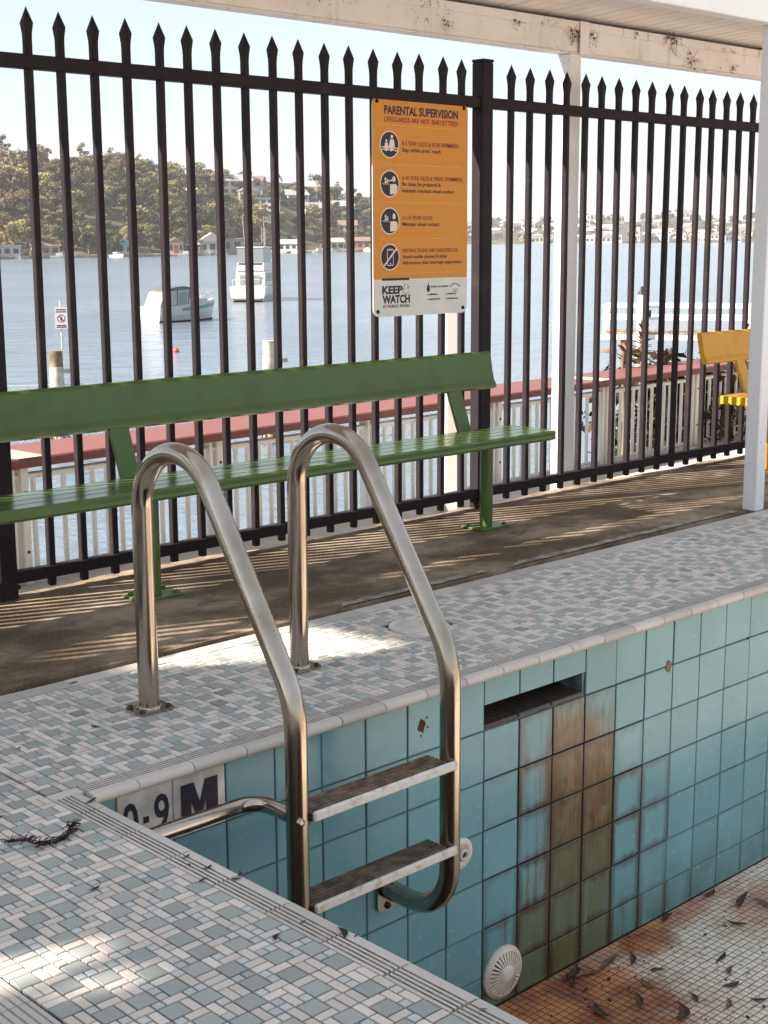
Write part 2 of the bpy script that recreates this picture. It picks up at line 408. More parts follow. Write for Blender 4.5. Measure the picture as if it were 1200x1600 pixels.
def pattern(nx, ny, rnd):
    g = [[0]*ny for _ in range(nx)]; res = []
    cells = [(i, j) for i in range(nx) for j in range(ny)]
    def free(i, j, w, h): return i+w <= nx and j+h <= ny and all(g[a][b] == 0 for a in range(i, i+w) for b in range(j, j+h))
    def put(i, j, w, h, k):
        for a in range(i, i+w):
            for b in range(j, j+h): g[a][b] = k
        res.append((i, j, w, h))
    def g_adj(i, j):
        n = 0
        for a in (i, i+1):
            for b in (j-1, j+2):
                if 0 <= b < ny and g[a][b] == 1: n += 1
        for b in (j, j+1):
            for a in (i-1, i+2):
                if 0 <= a < nx and g[a][b] == 1: n += 1
        return n
    def near_corner(i, j): return False
    rnd.shuffle(cells)
    for i, j in cells:
        if free(i, j, 2, 2) and g_adj(i, j) == 0 and not near_corner(i, j): put(i, j, 2, 2, 1)
    rnd.shuffle(cells)
    for i, j in cells:
        o = [(2, 1), (1, 2)]; rnd.shuffle(o)
        for w_, h_ in o:
            if free(i, j, w_, h_) and rnd.random() < .66: put(i, j, w_, h_, 2); break
    for i, j in cells:
        if free(i, j, 1, 1): put(i, j, 1, 1, 3)
    return res
rnd = random.Random(3)
allt = []
for ox, oy, nx, ny in ((-.604, -2.00, 22, 132), (-.160, .020, 352, 31)):
    for i, j, w_, h_ in pattern(nx, ny, rnd):
        allt.append((ox+(i+w_/2)*MOD, oy+(j+h_/2)*MOD, (w_, h_)))
HOLES = [(1.361, .418, .095)]
allt = [t for t in allt if all((t[0]-hx)**2+(t[1]-hy)**2 > hr*hr for hx, hy, hr in HOLES)]
def seen(t):
    p = Vector((t[0], t[1], 0)); d = (p-CAM)
    return (t[2][0]*t[2][1])*CAM.z/d.length**3 if visible(p, 0) else 0
allt.sort(key=lambda t: -seen(t))
for n, (x, y, k) in enumerate(allt[:298]):
    o = link('tile', TMESH[k], deck, (x, y, rnd.uniform(-.0006, .0006)))
    o.rotation_euler = (rnd.uniform(-.006, .006), rnd.uniform(-.006, .006), rnd.uniform(-.008, .008))
mb = MB()
for x, y, k in allt[298:]:
    t = chip_tile(k[0]*MOD-GAP, k[1]*MOD-GAP, KINDS[k]); dz = rnd.uniform(-.0006, .0006); an = rnd.uniform(-.008, .008)
    mb.add([(x+a*cos(an)-b*sin(an), y+a*sin(an)+b*cos(an), c+dz) for a, b, c in t.v], t.f, KINDS[k])
o = mb.build('tile', deck, kind='stuff', fix=False)
at_ = o.data.attributes.new('tone', 'FLOAT', 'FACE'); tv = []
for x, y, k in allt[298:]:
    v_ = rnd.uniform(-1, 1) if rnd.random() < .96 else -2.6; tv += [v_]*9
at_.data.foreach_set('value', tv)

def coping_mesh(L, m='coping_glaze'):   # runs along +x, outer (tile) side at y=+, nose towards -y
    prof = [(.018, -.03, 0), (.018, -.001, 0), (.017, 0, 0)]
    for gy in (.010, .000, -.010, -.020):
        prof += [(gy+.0022, 0, 1), (gy+.0012, -.0040, 1), (gy-.0012, -.0040, 1), (gy-.0022, 0, 0)]
    prof += [(-.036, 0, 0)]+[(-.038-.0135*sin(radians(q)), -.0135+.0135*cos(radians(q)), 0) for q in (15, 35, 55, 75, 95, 115, 140, 165, 180)]
    prof += [(-.02, -.027, 0)]
    b = MB(); n = len(prof); c = .0012
    lev = [[(0, y*.985 if abs(y) > .02 else y, z-.0012) for y, z, k in prof], [(c, y, z) for y, z, k in prof], [(L-c, y, z) for y, z, k in prof], [(L, y*.985 if abs(y) > .02 else y, z-.0012) for y, z, k in prof]]
    vs = [p for l in lev for p in l]
    for k in (0, 1):
        b.add(vs, [(r*n+i, r*n+(i+1) % n, (r+1)*n+(i+1) % n, (r+1)*n+i) for r in range(3) for i in range(n) if prof[i][2] == k], 'groove_dirt' if k else m)
    b.add(lev[0], [tuple(range(n))], m); b.add(lev[3], [tuple(range(n))], m)
    return b
CP = coping_mesh(.147).mesh('coping_tile')
# long side: joints sit where the photo shows them, at the wall joints
for k in range(0, 34):
    o = link('coping_tile', CP, deck, (k*.1495+.030, 0, rnd.uniform(-.0008, .0008))); o.rotation_euler.z = rnd.uniform(-.003, .003)
CP0 = coping_mesh(.112).mesh('coping_tile'); link('coping_tile', CP0, deck, (-.0835, 0, 0))
for k in range(18):                                  # short side, nose towards +x
    o = link('coping_tile', CP, deck, (-.145, -.118-k*.1515, rnd.uniform(-.0006, .0006))); o.rotation_euler.z = pi/2 + rnd.uniform(-.003, .003) - pi
    o.rotation_euler.z = pi/2; o.location.y = -.118-k*.1515-.149
CPc = coping_mesh(.10).mesh('coping_tile'); o = link('coping_tile', CPc, deck, (-.145, -.116, .0004)); o.rotation_euler.z = pi/2
mb = MB(); mb.box(-.1625, -.088, -.014, .0175, -.03, -.0004, 'coping_glaze', .0015); mb.build('coping_tile', deck)
# ribbed tiles between the mosaic and the concrete, and the grated edge on the near left
def ribbed(L, W, nr, m='coping_glaze'):
    prof = [(0, -.03), (0, -.001), (.001, 0)]
    for i in range(nr):
        y = W*(i+.7)/(nr+.4); prof += [(y-.0022, 0), (y-.0012, -.004), (y+.0012, -.004), (y+.0022, 0)]
    prof += [(W-.001, 0), (W, -.001), (W, -.03)]
    b = MB(); b.prism(prof, 0, L, m, 'x')
    for i in range(nr): y = W*(i+.7)/(nr+.4); b.add([(.001, y-.0011, -.0038), (L-.001, y-.0011, -.0038), (L-.001, y+.0011, -.0038), (.001, y+.0011, -.0038)], [(0, 1, 2, 3)], 'groove_dirt')
    return b
RB = ribbed(.1475, .055, 5).mesh('ribbed_tile')
for k in range(-3, 36):
    link('ribbed_tile', RB, deck, (k*.15-.16, .6455, rnd.uniform(-.0008, .0008)))
RB2 = ribbed(.1475, .078, 5).mesh('ribbed_tile')
for k in range(10):
    for q in range(2):
        o = link('ribbed_tile', RB2, deck, (-.609-q*.081, -1.75+k*.15+q*.06, rnd.uniform(-.0008, .0008))); o.rotation_euler.z = pi/2

# ------------------------------------------------------------------ setting: concrete strip, promenade, sea wall
mb = MB(); r2 = random.Random(5)
N = 170; xs = [-9+i*(20/N) for i in range(N+1)]
def edge(x): return 1.628+.020*sin(x*2.1)+.018*sin(x*5.3+1)+.010*sin(x*13.7)+r2.uniform(-.006, .006)
ed = [edge(x) for x in xs]
top = [(x, .726, .004) for x in xs]+[(x, e, .006) for x, e in zip(xs, ed)]+[(x, e+.012, -.03) for x, e in zip(xs, ed)]+[(x, e+.004, -.16) for x, e in zip(xs, ed)]+[(x, .722, -.04) for x in xs]
n = N+1
fs = []
for r in range(3): fs += [(r*n+i, r*n+i+1, (r+1)*n+i+1, (r+1)*n+i) for i in range(N)]
fs += [(4*n+i, 4*n+i+1, i+1, i) for i in range(N)]
mb.add(top, fs, 'concrete'); slab = mb.build('concrete_slab', kind='structure')
for x0, x1 in ((1.30, 2.02), (2.10, 3.60), (3.9, 5.6)):      # pale worn mortar strip along the joint
    mb = MB(); pts = []; n_ = 24
    for i in range(n_+1):
        x = x0+(x1-x0)*i/n_; pts.append((x, .733+r2.uniform(-.003, .003), .0085))
    up = [(x0+(x1-x0)*i/n_, .772+r2.uniform(-.010, .006)-.03*(i < 2), .0085) for i in range(n_+1)]
    mb.add(pts+up, [(i, i+1, n_+2+i, n_+1+i) for i in range(n_)], 'worn_grout'); mb.build('mortar_strip', slab)
mb = MB(); mb.prism([(-14, 1.5), (14, 1.5), (14, 2.20+.07*14), (-14, 2.20-.07*14)], -.4, -.13, 'promenade_concrete', 'z'); mb.build('promenade', kind='structure')
mb = MB(); mb.prism([(-14, 1.0), (14, 1.9), (14, 2.19+.07*14), (-14, 2.19-.07*14)], -5.6, -.401, 'stone_wall', 'z'); sw = mb.build('sea_wall'); tag(sw, 'weathered stone sea wall dropping from the promenade to the water', 'wall')
mb = MB(); S = 9000
mb.quad((-S, 1.3, -4.3), (S, 1.3, -4.3), (S, S, -4.3), (-S, S, -4.3), 'harbour_water'); mb.build('water', kind='structure')
mb = MB(); mb.box(-60, 60, -60, -4.0, -2.6, -.02, 'promenade_concrete')
mb.box(-60, -3.6, -4.0, .72, -2.6, -.02, 'promenade_concrete'); mb.build('ground', kind='structure')

# ------------------------------------------------------------------ pool wall with tiles
T0 = -.04; P = .15
pw = MB(); pw.box(-.16, 1.199, .0065, .30, -1.2, -.033, 'wall_grout'); pw.box(1.641, 9.0, .0065, .30, -1.2, -.033, 'wall_grout')
pw.box(1.199, 1.641, .0065, .30, -1.2, -.186, 'wall_grout'); pw.box(1.199, 1.641, .0065, .30, -.118, -.033, 'wall_grout')
pw.box(1.199, 1.641, .20, .30, -.186, -.118, 'drain_dark')
wall = thing('pool_wall', 'long turquoise tiled pool wall with rust stains below the skimmer slot', 'pool wall')
pw.build('backing', wall)
def wall_tile(w, h, m='pool_tile', dep=.009):
    b = MB(); x, z, c = w/2, h/2, .0018
    vs = [(-x, dep, -z), (x, dep, -z), (x, dep, z), (-x, dep, z), (-x, c, -z), (x, c, -z), (x, c, z), (-x, c, z), (-x+c, 0, -z+c), (x-c, 0, -z+c), (x-c, 0, z-c), (-x+c, 0, z-c)]
    fs = [(8, 9, 10, 11)]+[(i, (i+1) % 4, 4+(i+1) % 4, 4+i) for i in range(4)]+[(4+i, 4+(i+1) % 4, 8+(i+1) % 4, 8+i) for i in range(4)]
    b.add(vs, fs, m); return b
WT = {}
def wt(w, h, m='pool_tile'):
    k = (round(w, 3), round(h, 3), m)
    if k not in WT: WT[k] = wall_tile(w, h, m).mesh('tile')
    return WT[k]
ST = {  # (column, row): rust, algae, dark edges
 (9, 1): (.06, .12, .55), (10, 1): (.24, .2, .7), (11, 1): (.05, .12, .4), (8, 2): (.03, 0, .18), (9, 2): (.20, .05, 1), (10, 2): (.95, .1, .9), (11, 2): (.98, .15, .9),
 (9, 3): (.12, .05, .6), (10, 3): (.80, .35, .6), (11, 3): (.88, .3, .6), (12, 3): (.06, .0, .75), (8, 4): (0, .05, .35), (9, 4): (.16, .1, 1), (10, 4): (.66, .62, .7), (11, 4): (.72, .55, .7), (12, 4): (.1, .05, .9),
 (8, 5): (.10, .18, .5), (9, 5): (.12, .55, .95), (10, 5): (.12, .70, .7), (11, 5): (.14, .48, .8), (12, 5): (.03, .1, .7), (9, 6): (.1, .80, .8), (10, 6): (.66, .8, .9), (11, 6): (.12, .62, .95), (12, 6): (.05, .35, .8), (13, 6): (.0, .2, .6),
 (8, 6): (.05, .45, .7), (14, 6): (0, .0, .3), (13, 4): (.05, 0, .6), (13, 5): (.02, 0, .3), (13, 3): (.02, 0, .5), (12, 2): (.02, 0, .3)}
NG = .0023
for c in range(-1, 21):
    for r in range(7):
        zt = T0-r*.1505; h = .1505 if r < 6 else .112
        if c in (8, 9, 10) and r == 0: h = .078
        w_ = P
        g = NG
        if r >= 1 and (c in (8, 9, 10, 11, 12)): g = .0046
        if c in (12,) and r in (3, 4): g = .0085
        m = 'label_tile' if r == 0 and c in (0, 1) else 'pool_tile'
        o = link('tile', wt(w_-g, h-min(g, .005), m), wall, (c*P+P/2+rnd.uniform(-.0006, .0006), rnd.uniform(-.0009, .0009), zt-h/2))
        o.rotation_euler = (rnd.uniform(-.006, .006), 0, rnd.uniform(-.008, .008))
        q = ST.get((c, r), (0, 0, 0)); o.color = (*q, 1)
        if m == 'label_tile': o['label'] = 'white tile with black depth marking'
mb = MB()
for c in range(21, 60):
    for r in range(7):
        h = .1505 if r < 6 else .112
        t = wall_tile(P-NG, h-NG); mb.add([(x+c*P+P/2, y, z+T0-r*.1505-h/2) for x, y, z in t.v], t.f, 'pool_tile')
mb.build('tile', wall, kind='stuff', fix=False)
# sloping sill of the skimmer slot
mb = MB()
for k in range(3):
    x0 = 1.2015+k*.1467; mb.box(x0, x0+.1445, 0, .14, -.012, 0, 'pool_tile', .004, T=Matrix.Translation((0, .001, -.177)) @ Matrix.Rotation(radians(6), 4, 'X'))
mb.build('slot_sill', wall)
# depth marking
def text_mb(s, x0, x1, zb, zt, y, m, bold=0., dep=.0006, mb=None, spacing=1.0):
    cu = bpy.data.curves.new('txt', 'FONT'); cu.body = s; cu.size = 1; cu.extrude = .01; cu.offset = bold; cu.space_character = spacing
    cu.resolution_u = 3
    ob = bpy.data.objects.new('txt', cu); me = bpy.data.meshes.new_from_object(ob)
    vs = [v.co.copy() for v in me.vertices]; fs = [tuple(p.vertices) for p in me.polygons]
    bpy.data.objects.remove(ob); bpy.data.meshes.remove(me); bpy.data.curves.remove(cu)
    a = min(v.x for v in vs); b = max(v.x for v in vs)
    caps = [v.y for v in vs]; lo, hi = 0., .70
    if not any(ch.isalnum() for ch in s): lo, hi = min(caps), max(caps)
    mb = mb or MB()
    mb.add([(x0+(v.x-a)/(b-a)*(x1-x0), y-(dep if v.z > 0 else 0), zb+(v.y-lo)/(hi-lo)*(zt-zb)) for v in vs], fs, m)
    return mb
mb = text_mb('0', .013, .055, -.163, -.068, -.0012, 'ink_dark', .012); text_mb('9', .098, .138, -.163, -.068, -.0012, 'ink_dark', .012, mb=mb)
mb.box(.068, .083, -.0018, -.0012, -.126, -.111, 'ink_dark'); mb.build('lettering', wall)
mb = MB(); x0, x1, zb, zt = .172, .276, -.160, -.066; sw_ = .034
MP = [(x0, zb), (x0, zt), (x0+sw_*1.05, zt), ((x0+x1)/2, zb+.042), (x1-sw_*1.05, zt), (x1, zt), (x1, zb), (x1-sw_, zb), (x1-sw_, zt-.040), ((x0+x1)/2+.007, zb+.004), ((x0+x1)/2-.007, zb+.004), (x0+sw_*.8, zt-.044), (x0+sw_*.8, zb)]
mb.prism(MP, -.0018, -.0012, 'ink_dark', 'y'); mb.build('lettering', wall)
# chips and holes in the glaze
def blob(r, n, rr, sq=1.0, seed=0):
    q = random.Random(seed); return [(r*cos(2*pi*i/n)*q.uniform(1-rr, 1+rr), r*sq*sin(2*pi*i/n)*q.uniform(1-rr, 1+rr)) for i in range(n)]
for x, z, r, s, m in ((.951, -.113, .014, 1.5, 'rust_chip'), (2.076, -.191, .015, 1.25, 'pile_timber'), (2.535, -.189, .005, 1, 'drain_dark'), (.972, -.095, .0035, 1, 'rust_chip'), (.975, -.123, .003, 1, 'drain_dark'), (.949, -.141, .003, 1, 'drain_dark')):
    mb = MB(); mb.prism([(x+a, z+b) for a, b in blob(r, 11, .3, s, int(x*1000))], -.0016, .002, m, 'y'); mb.build('chip', wall)
# other sides of the basin and the pool floor
mb = MB(); mb.box(-.35, -.1501, -7.0, .006, -1.3, -.033, 'pool_tile'); mb.box(-.35, 9.2, -7.2, -7.0, -1.3, -.02, 'pool_tile'); mb.box(9.0, 9.2, -7.0, .3, -1.3, -.02, 'pool_tile')
mb.build('pool_basin', kind='structure')
mb = MB(); mb.quad((-.2, -7, -1.0575), (9, -7, -1.0575), (9, .02, -1.0575), (-.2, .02, -1.0575), 'floor_grout'); floor = mb.build('pool_floor', kind='structure')
FT = chip_tile(.0217, .0217, 'floor_tile', .005, .0013); FTM = FT.mesh('tile'); ft = []
for i in range(0, 150):
    for j in range(0, 46):
        x, y = .95+i*.025, -.0135-j*.025; ft.append((x, y))
ft.sort(key=lambda p: (Vector((p[0], p[1], -1.05))-CAM).length if visible((p[0], p[1], -1.05), 0) and not (p[0] < 1.28 and p[1] > -.02) else 99)
for x, y in ft[:298]: link('tile', FTM, floor, (x, y, -1.0555+rnd.uniform(-.0006, .0005))).rotation_euler.z = rnd.uniform(-.03, .03)
mb = MB()
for x, y in ft[298:]:
    dz = rnd.uniform(-.0006, .0005)-1.0555; mb.add([(a+x, b+y, c+dz) for a, b, c in FT.v], FT.f, 'floor_tile')
for i in range(0, 90):
    for j in range(0, 34):
        x, y = 1.0+i*.09, -1.20-j*.17; mb.quad((x, y, -1.0558), (x+.085, y, -1.0558), (x+.085, y+.165, -1.0558), (x, y+.165, -1.0558), 'floor_tile')
for i in range(0, 48):
    for j in range(0, 7):
        x, y = 4.72+i*.09, -.02-.165-j*.17; mb.quad((x, y, -1.0558), (x+.085, y, -1.0558), (x+.085, y+.165, -1.0558), (x, y+.165, -1.0558), 'floor_tile')
mb.build('tile', floor, kind='stuff', fix=False)

# ------------------------------------------------------------------ palisade fence
fence = thing('palisade_fence', 'tall dark steel picket fence with pressed spear points along the terrace', 'fence', (0, 0, 0))
FY = 1.597
def picket():
    b = MB(); a = .0122
    b.box(-a, a, -a, a, .022, 1.792, 'fence_paint', .0025)
    lv = [(1.790, .0116, .0116), (1.800, .0116, .0116), (1.833, .0162, .0140), (1.8816, .0006, .0006)]
    vs = []
    for z, rx, ry in lv: vs += [(-rx, -ry, z), (rx, -ry, z), (rx, ry, z), (-rx, ry, z)]
    fs = []
    for r in range(3): fs += [(r*4+i, r*4+(i+1) % 4, (r+1)*4+(i+1) % 4, (r+1)*4+i) for i in range(4)]
    fs += [(12, 13, 14, 15), (3, 2, 1, 0)]
    b.add(vs, fs, 'fence_paint'); return b.mesh('picket')
PK = picket(); px_ = []
for i in range(-60, 17): px_.append(.7893+.1251*i)
for i in range(0, 36): px_.append(3.0858+.1254*i)
POSTS = [.615, 2.912, 7.66, -1.68, -3.98]
for x in px_:
    if any(abs(x-p) < .09 for p in POSTS) or x < -6.0: continue
    o = link('picket', PK, fence, (x, FY, rnd.uniform(-.003, .003))); o.rotation_euler = (rnd.uniform(-.003, .003), rnd.uniform(-.0045, .0045), rnd.uniform(-.05, .05))
sp = sorted(POSTS)
for a, b in zip(sp, sp[1:]):
    for z0, z1 in ((1.694, 1.738), (.052, .092)):
        mb = MB(); mb.box(a+.033, b-.033, FY-.0205, FY+.0205, z0, z1, 'fence_paint', .003)
        mb.build('rail', fence)
for p in sp:
    mb = MB(); mb.box(p-.0325, p+.0325, FY-.0325, FY+.0325, -.15, 1.876, 'fence_paint', .004)
    o = mb.build('post', fence); mb = MB(); mb.box(p-.0345, p+.0345, FY-.0345, FY+.0345, 1.877, 1.889, 'fence_paint', .004); mb.build('post_cap', o)
    for z in (1.66, .02):
        for a_, b_ in ((p-.05, p-.0335), (p+.0335, p+.05)): mb = MB(); mb.box(a_, b_, FY-.012, FY+.012, z+.012, z+.026, 'fence_paint'); mb.build('bracket', o)

# ------------------------------------------------------------------ warning sign on the fence
SX0, SX1, SZ0, SZ1 = 2.2665, 2.8060, .8575, 1.703; SW = SX1-SX0; SH = SZ1-SZ0; SY = 1.5815
def U(u): return SX0+u*SW
def V(v): return SZ1-v*SH
sign = thing('warning_sign', 'orange and white parental supervision sign fixed to the dark fence', 'sign', (0, 0, 0))
def rrect(x0, x1, z0, z1, r, tl=1, tr=1, br=1, bl=1):
    p = []
    for cx, cz, a0, on in ((x1-r, z1-r, 0, tr), (x0+r, z1-r, 90, tl), (x0+r, z0+r, 180, bl), (x1-r, z0+r, 270, br)):
        if on: p += [(cx+r*cos(radians(a0+q)), cz+r*sin(radians(a0+q))) for q in (0, 22, 45, 67, 90)]
        else: p.append((cx+r*(1 if a0 in (0, 270) else -1), cz+r*(1 if a0 in (0, 90) else -1)))
    return p
mb = MB(); mb.prism(rrect(SX0, SX1, SZ0, SZ1, .03), SY-.0005, SY+.0025, 'sign_white', 'y'); mb.build('panel', sign)
mb = MB(); mb.prism(rrect(SX0+.0015, SX1-.0015, V(.826), SZ1-.0015, .029, 1, 1, 0, 0), SY-.0011, SY-.0005, 'sign_orange', 'y'); mb.build('orange_field', sign)
YS = SY-.0011
def ln(s, u0, u1, v0, v1, m, bold=0.): return text_mb(s, U(u0), U(u1), V(v1), V(v0), YS, m, bold).build('lettering', sign)
ln('PARENTAL SUPERVISION', .118, .888, .036, .073, 'ink_dark', .032)
ln('LIFEGUARDS ARE NOT BABYSITTERS!', .118, .888, .085, .107, 'ink_red', .014)
ln('0-5 YEAR OLDS & NON SWIMMERS:', .298, .900, .190, .210, 'ink_red', .014); ln("Stay within arms' reach", .298, .700, .221, .239, 'ink_dark', .016)
ln('6-10 YEAR OLDS & WEAK SWIMMERS:', .298, .945, .348, .367, 'ink_red', .014); ln('Be close, be prepared &', .298, .705, .377, .394, 'ink_dark', .016)
ln('maintain constant visual contact', .298, .850, .407, .424, 'ink_dark', .016)
ln('11-14 YEAR OLDS:', .300, .620, .532, .550, 'ink_red', .014); ln('Maintain visual contact', .300, .690, .562, .579, 'ink_dark', .016)
ln('DISTRACTIONS ARE DANGEROUS:', .300, .895, .685, .702, 'ink_red', .014); ln('Avoid mobile phones & other', .300, .780, .714, .730, 'ink_dark', .016)
ln('distractions that interrupt supervision', .300, .935, .742, .758, 'ink_dark', .016)
ln('KEEP', .090, .300, .858, .893, 'ink_dark', .040); ln('WATCH', .092, .375, .901, .937, 'ink_dark', .040); ln('AT PUBLIC POOLS', .095, .375, .945, .959, 'ink_dark', .008)
ln('ROYAL LIFE SAVING', .600, .790, .863, .872, 'ink_dark', .01)
for v in (.123, .300, .471, .638, .800):
    mb = MB(); mb.box(U(.075), U(.925), YS-.0005, YS, V(v)-.0011, V(v)+.0011, 'sign_rule'); mb.build('rule', sign)
mb = MB(); mb.prism(rrect(U(.088), U(.368), V(.832), V(.821), .0045), YS-.0008, YS, 'ink_dark', 'y'); mb.build('rule', sign)
for u, v, wd in ((.560, .905, .115), (.760, .905, .11), (.560, .928, .14), (.760, .928, .14)):
    mb = MB(); q = random.Random(int(u*100+v*1000)); x = U(u)
    mb.box(x, x+.005, YS-.0005, YS+.0002, V(v)-.004, V(v)+.004, 'sign_rule'); x += .011
    while x < U(u+wd):
        d = q.uniform(.002, .006); mb.box(x, x+d, YS-.0005, YS+.0002, V(v)-.0022, V(v)+q.choice((.0022, .004)), 'ink_dark'); x += d+.0016
    mb.build('small_print', sign)
mb = MB()     # crest and arched mark
mb.prism([(U(.572)+a, V(.870)+b) for a, b in ((-.006, -.018), (.006, -.018), (.009, -.006), (.006, .008), (.0015, .010), (.0015, .020), (-.0015, .020), (-.0015, .010), (-.006, .008), (-.009, -.006))], YS-.0005, YS, 'ink_dark', 'y')
mb.build('crest', sign)
mb = MB()
for k in range(7):
    a = radians(150-k*20); x = U(.865)+.030*cos(a); z = V(.882)+.022*sin(a); mb.box(x-.0025, x+.0025, YS-.0005, YS, z-.003, z+.003, 'ink_dark')
for k in range(2): mb.box(U(.838), U(.892), YS-.0005, YS, V(.884+.010*k)-.0012, V(.884+.010*k)+.0012, 'ink_dark')
mb.build('crest', sign)
def ell(cx, cz, rx, rz, n=28): return [(cx+rx*cos(2*pi*i/n), cz+rz*sin(2*pi*i/n)) for i in range(n)]
def flat(poly, lvl, m, mb, thick=.0005): mb.prism(poly, YS-.0006*lvl-thick, YS-.0006*lvl+.0001, m, 'y')
mb = MB(); c0 = (U(.335), V(.872))                       # outline bath duck beside KEEP
flat(ell(c0[0], c0[1]-.008, .019, .012), 0, 'ink_dark', mb); flat(ell(c0[0]-.001, c0[1]+.009, .0115, .0105), 0, 'ink_dark', mb)
flat(ell(c0[0], c0[1]-.008, .017, .010), 1, 'sign_white', mb); flat(ell(c0[0]-.001, c0[1]+.009, .0097, .0087), 1, 'sign_white', mb)
flat([(c0[0]+.010, c0[1]+.010), (c0[0]+.021, c0[1]+.007), (c0[0]+.010, c0[1]+.004)], 1, 'ink_dark', mb); mb.build('pictogram', sign)
def icon(v, kind):
    cx, cz = U(.170), V(v); R = .0525; mb = MB()
    flat(ell(cx, cz, R, R, 40), 0, 'sign_cream', mb); flat(ell(cx, cz, R-.0045, R-.0045, 40), 1, 'ink_dark', mb)
    def man(x, z, s, lvl=2):
        flat(ell(x, z+.022*s, .0065*s, .0075*s, 14), lvl, 'sign_cream', mb)
        flat([(x-.016*s, z-.018*s), (x-.010*s, z+.012*s), (x+.010*s, z+.012*s), (x+.016*s, z-.018*s), (x+.009*s, z-.020*s), (x+.008*s, z-.030*s), (x-.008*s, z-.030*s), (x-.009*s, z-.020*s)], lvl, 'sign_cream', mb)
    def wave(z, x0, x1, th=.0022):
        n_ = 14; top_ = [(x0+(x1-x0)*i/n_, z+.003*sin(i*1.35)+th) for i in range(n_+1)]; bot = [(x0+(x1-x0)*i/n_, z+.003*sin(i*1.35)-th) for i in range(n_+1)]
        flat(top_+bot[::-1], 3, 'sign_cream', mb)
    if kind == 0:
        man(cx+.012, cz+.008, 1.0); man(cx-.018, cz-.002, .72); wave(cz-.012, cx-.044, cx+.044); wave(cz-.021, cx-.041, cx+.041)
    elif kind in (1, 2):
        flat(ell(cx+.022, cz+.018, .0085, .0115, 16), 2, 'sign_cream', mb)
        flat([(cx+.001, cz-.041), (cx+.001, cz-.008), (cx+.006, cz-.001), (cx+.034, cz-.001), (cx+.042, cz-.012), (cx+.036, cz-.030), (cx+.026, cz-.039)], 2, 'sign_cream', mb)
        flat(ell(cx-.024, cz+.018, .005, .006, 12), 2, 'sign_cream', mb)
        flat([(cx-.030, cz+.002), (cx-.028, cz+.009), (cx-.018, cz+.010), (cx-.013, cz+.018), (cx-.009, cz+.017), (cx-.013, cz+.003)], 2, 'sign_cream', mb); wave(cz-.001, cx-.042, cx-.002, .001)
        if kind == 1: flat([(cx-.010, cz+.012), (cx+.014, cz+.017), (cx+.014, cz+.012), (cx-.006, cz+.008)], 2, 'sign_cream', mb)
    else:
        x0, x1, z0, z1 = cx-.017, cx+.018, cz-.034, cz+.032
        flat(rrect(x0, x1, z0, z1, .005), 2, 'sign_cream', mb); flat(rrect(x0+.003, x1-.003, z0+.003, z1-.003, .003), 3, 'ink_dark', mb)
        flat([(x0+.006, z1-.005), (x1-.006, z1-.005), (x1-.006, z1-.0065), (x0+.006, z1-.0065)], 4, 'sign_cream', mb); flat(ell((x0+x1)/2, z0+.008, .003, .003, 12), 4, 'sign_cream', mb)
        d = .0025; flat([(cx-.034-d, cz-.033+d), (cx-.034+d, cz-.033-d), (cx+.034+d, cz+.033-d), (cx+.034-d, cz+.033+d)], 5, 'sign_cream', mb)
    mb.build('pictogram', sign)
for v, k in ((.210, 0), (.387, 1), (.557, 2), (.723, 3)): icon(v, k)
BM = MB(); BM.lathe([(.0075, 0), (.0075, .0035), (.005, .0055), (.001, .006)], 'fence_paint', 10, T=Matrix.Rotation(radians(90), 4, 'X')); BMm = BM.mesh('bolt')
for u, v in ((.045, .02), (.952, .02), (.045, .975), (.952, .975)): link('bolt', BMm, sign, (U(u), YS, V(v)))

# ------------------------------------------------------------------ benches
def bench_profile_seat():
    y0, y1, z0, z1 = 1.150, 1.408, .350, .389
    p = [(y0+.004, z0), (y0, z0+.008), (y0+.002, z0+.018), (y0, z1-.008), (y0+.006, z1)]
    for k in range(1, 4):
        y = y0+(y1-y0)*k/4; p += [(y-.004, z1), (y-.002, z1-.0014), (y+.002, z1-.0014), (y+.004, z1)]
    p += [(y1-.006, z1), (y1, z1-.008), (y1-.002, z0+.018), (y1, z0+.008), (y1-.004, z0)]
    for k in (3, 2, 1):
        y = y0+(y1-y0)*k/4; p += [(y+.008, z0), (y+.005, z0+.006), (y-.005, z0+.006), (y-.008, z0)]
    return p
def bench_profile_back():
    # leaning plank: rounded top, gentle dish, rolled lower lip
    f = [(1.492, .538), (1.480, .546), (1.481, .556), (1.494, .575), (1.503, .610), (1.510, .650), (1.516, .682), (1.524, .693)]
    b = [(1.536, .694), (1.546, .686), (1.545, .672), (1.537, .640), (1.528, .600), (1.518, .560), (1.508, .542)]
    return f+b
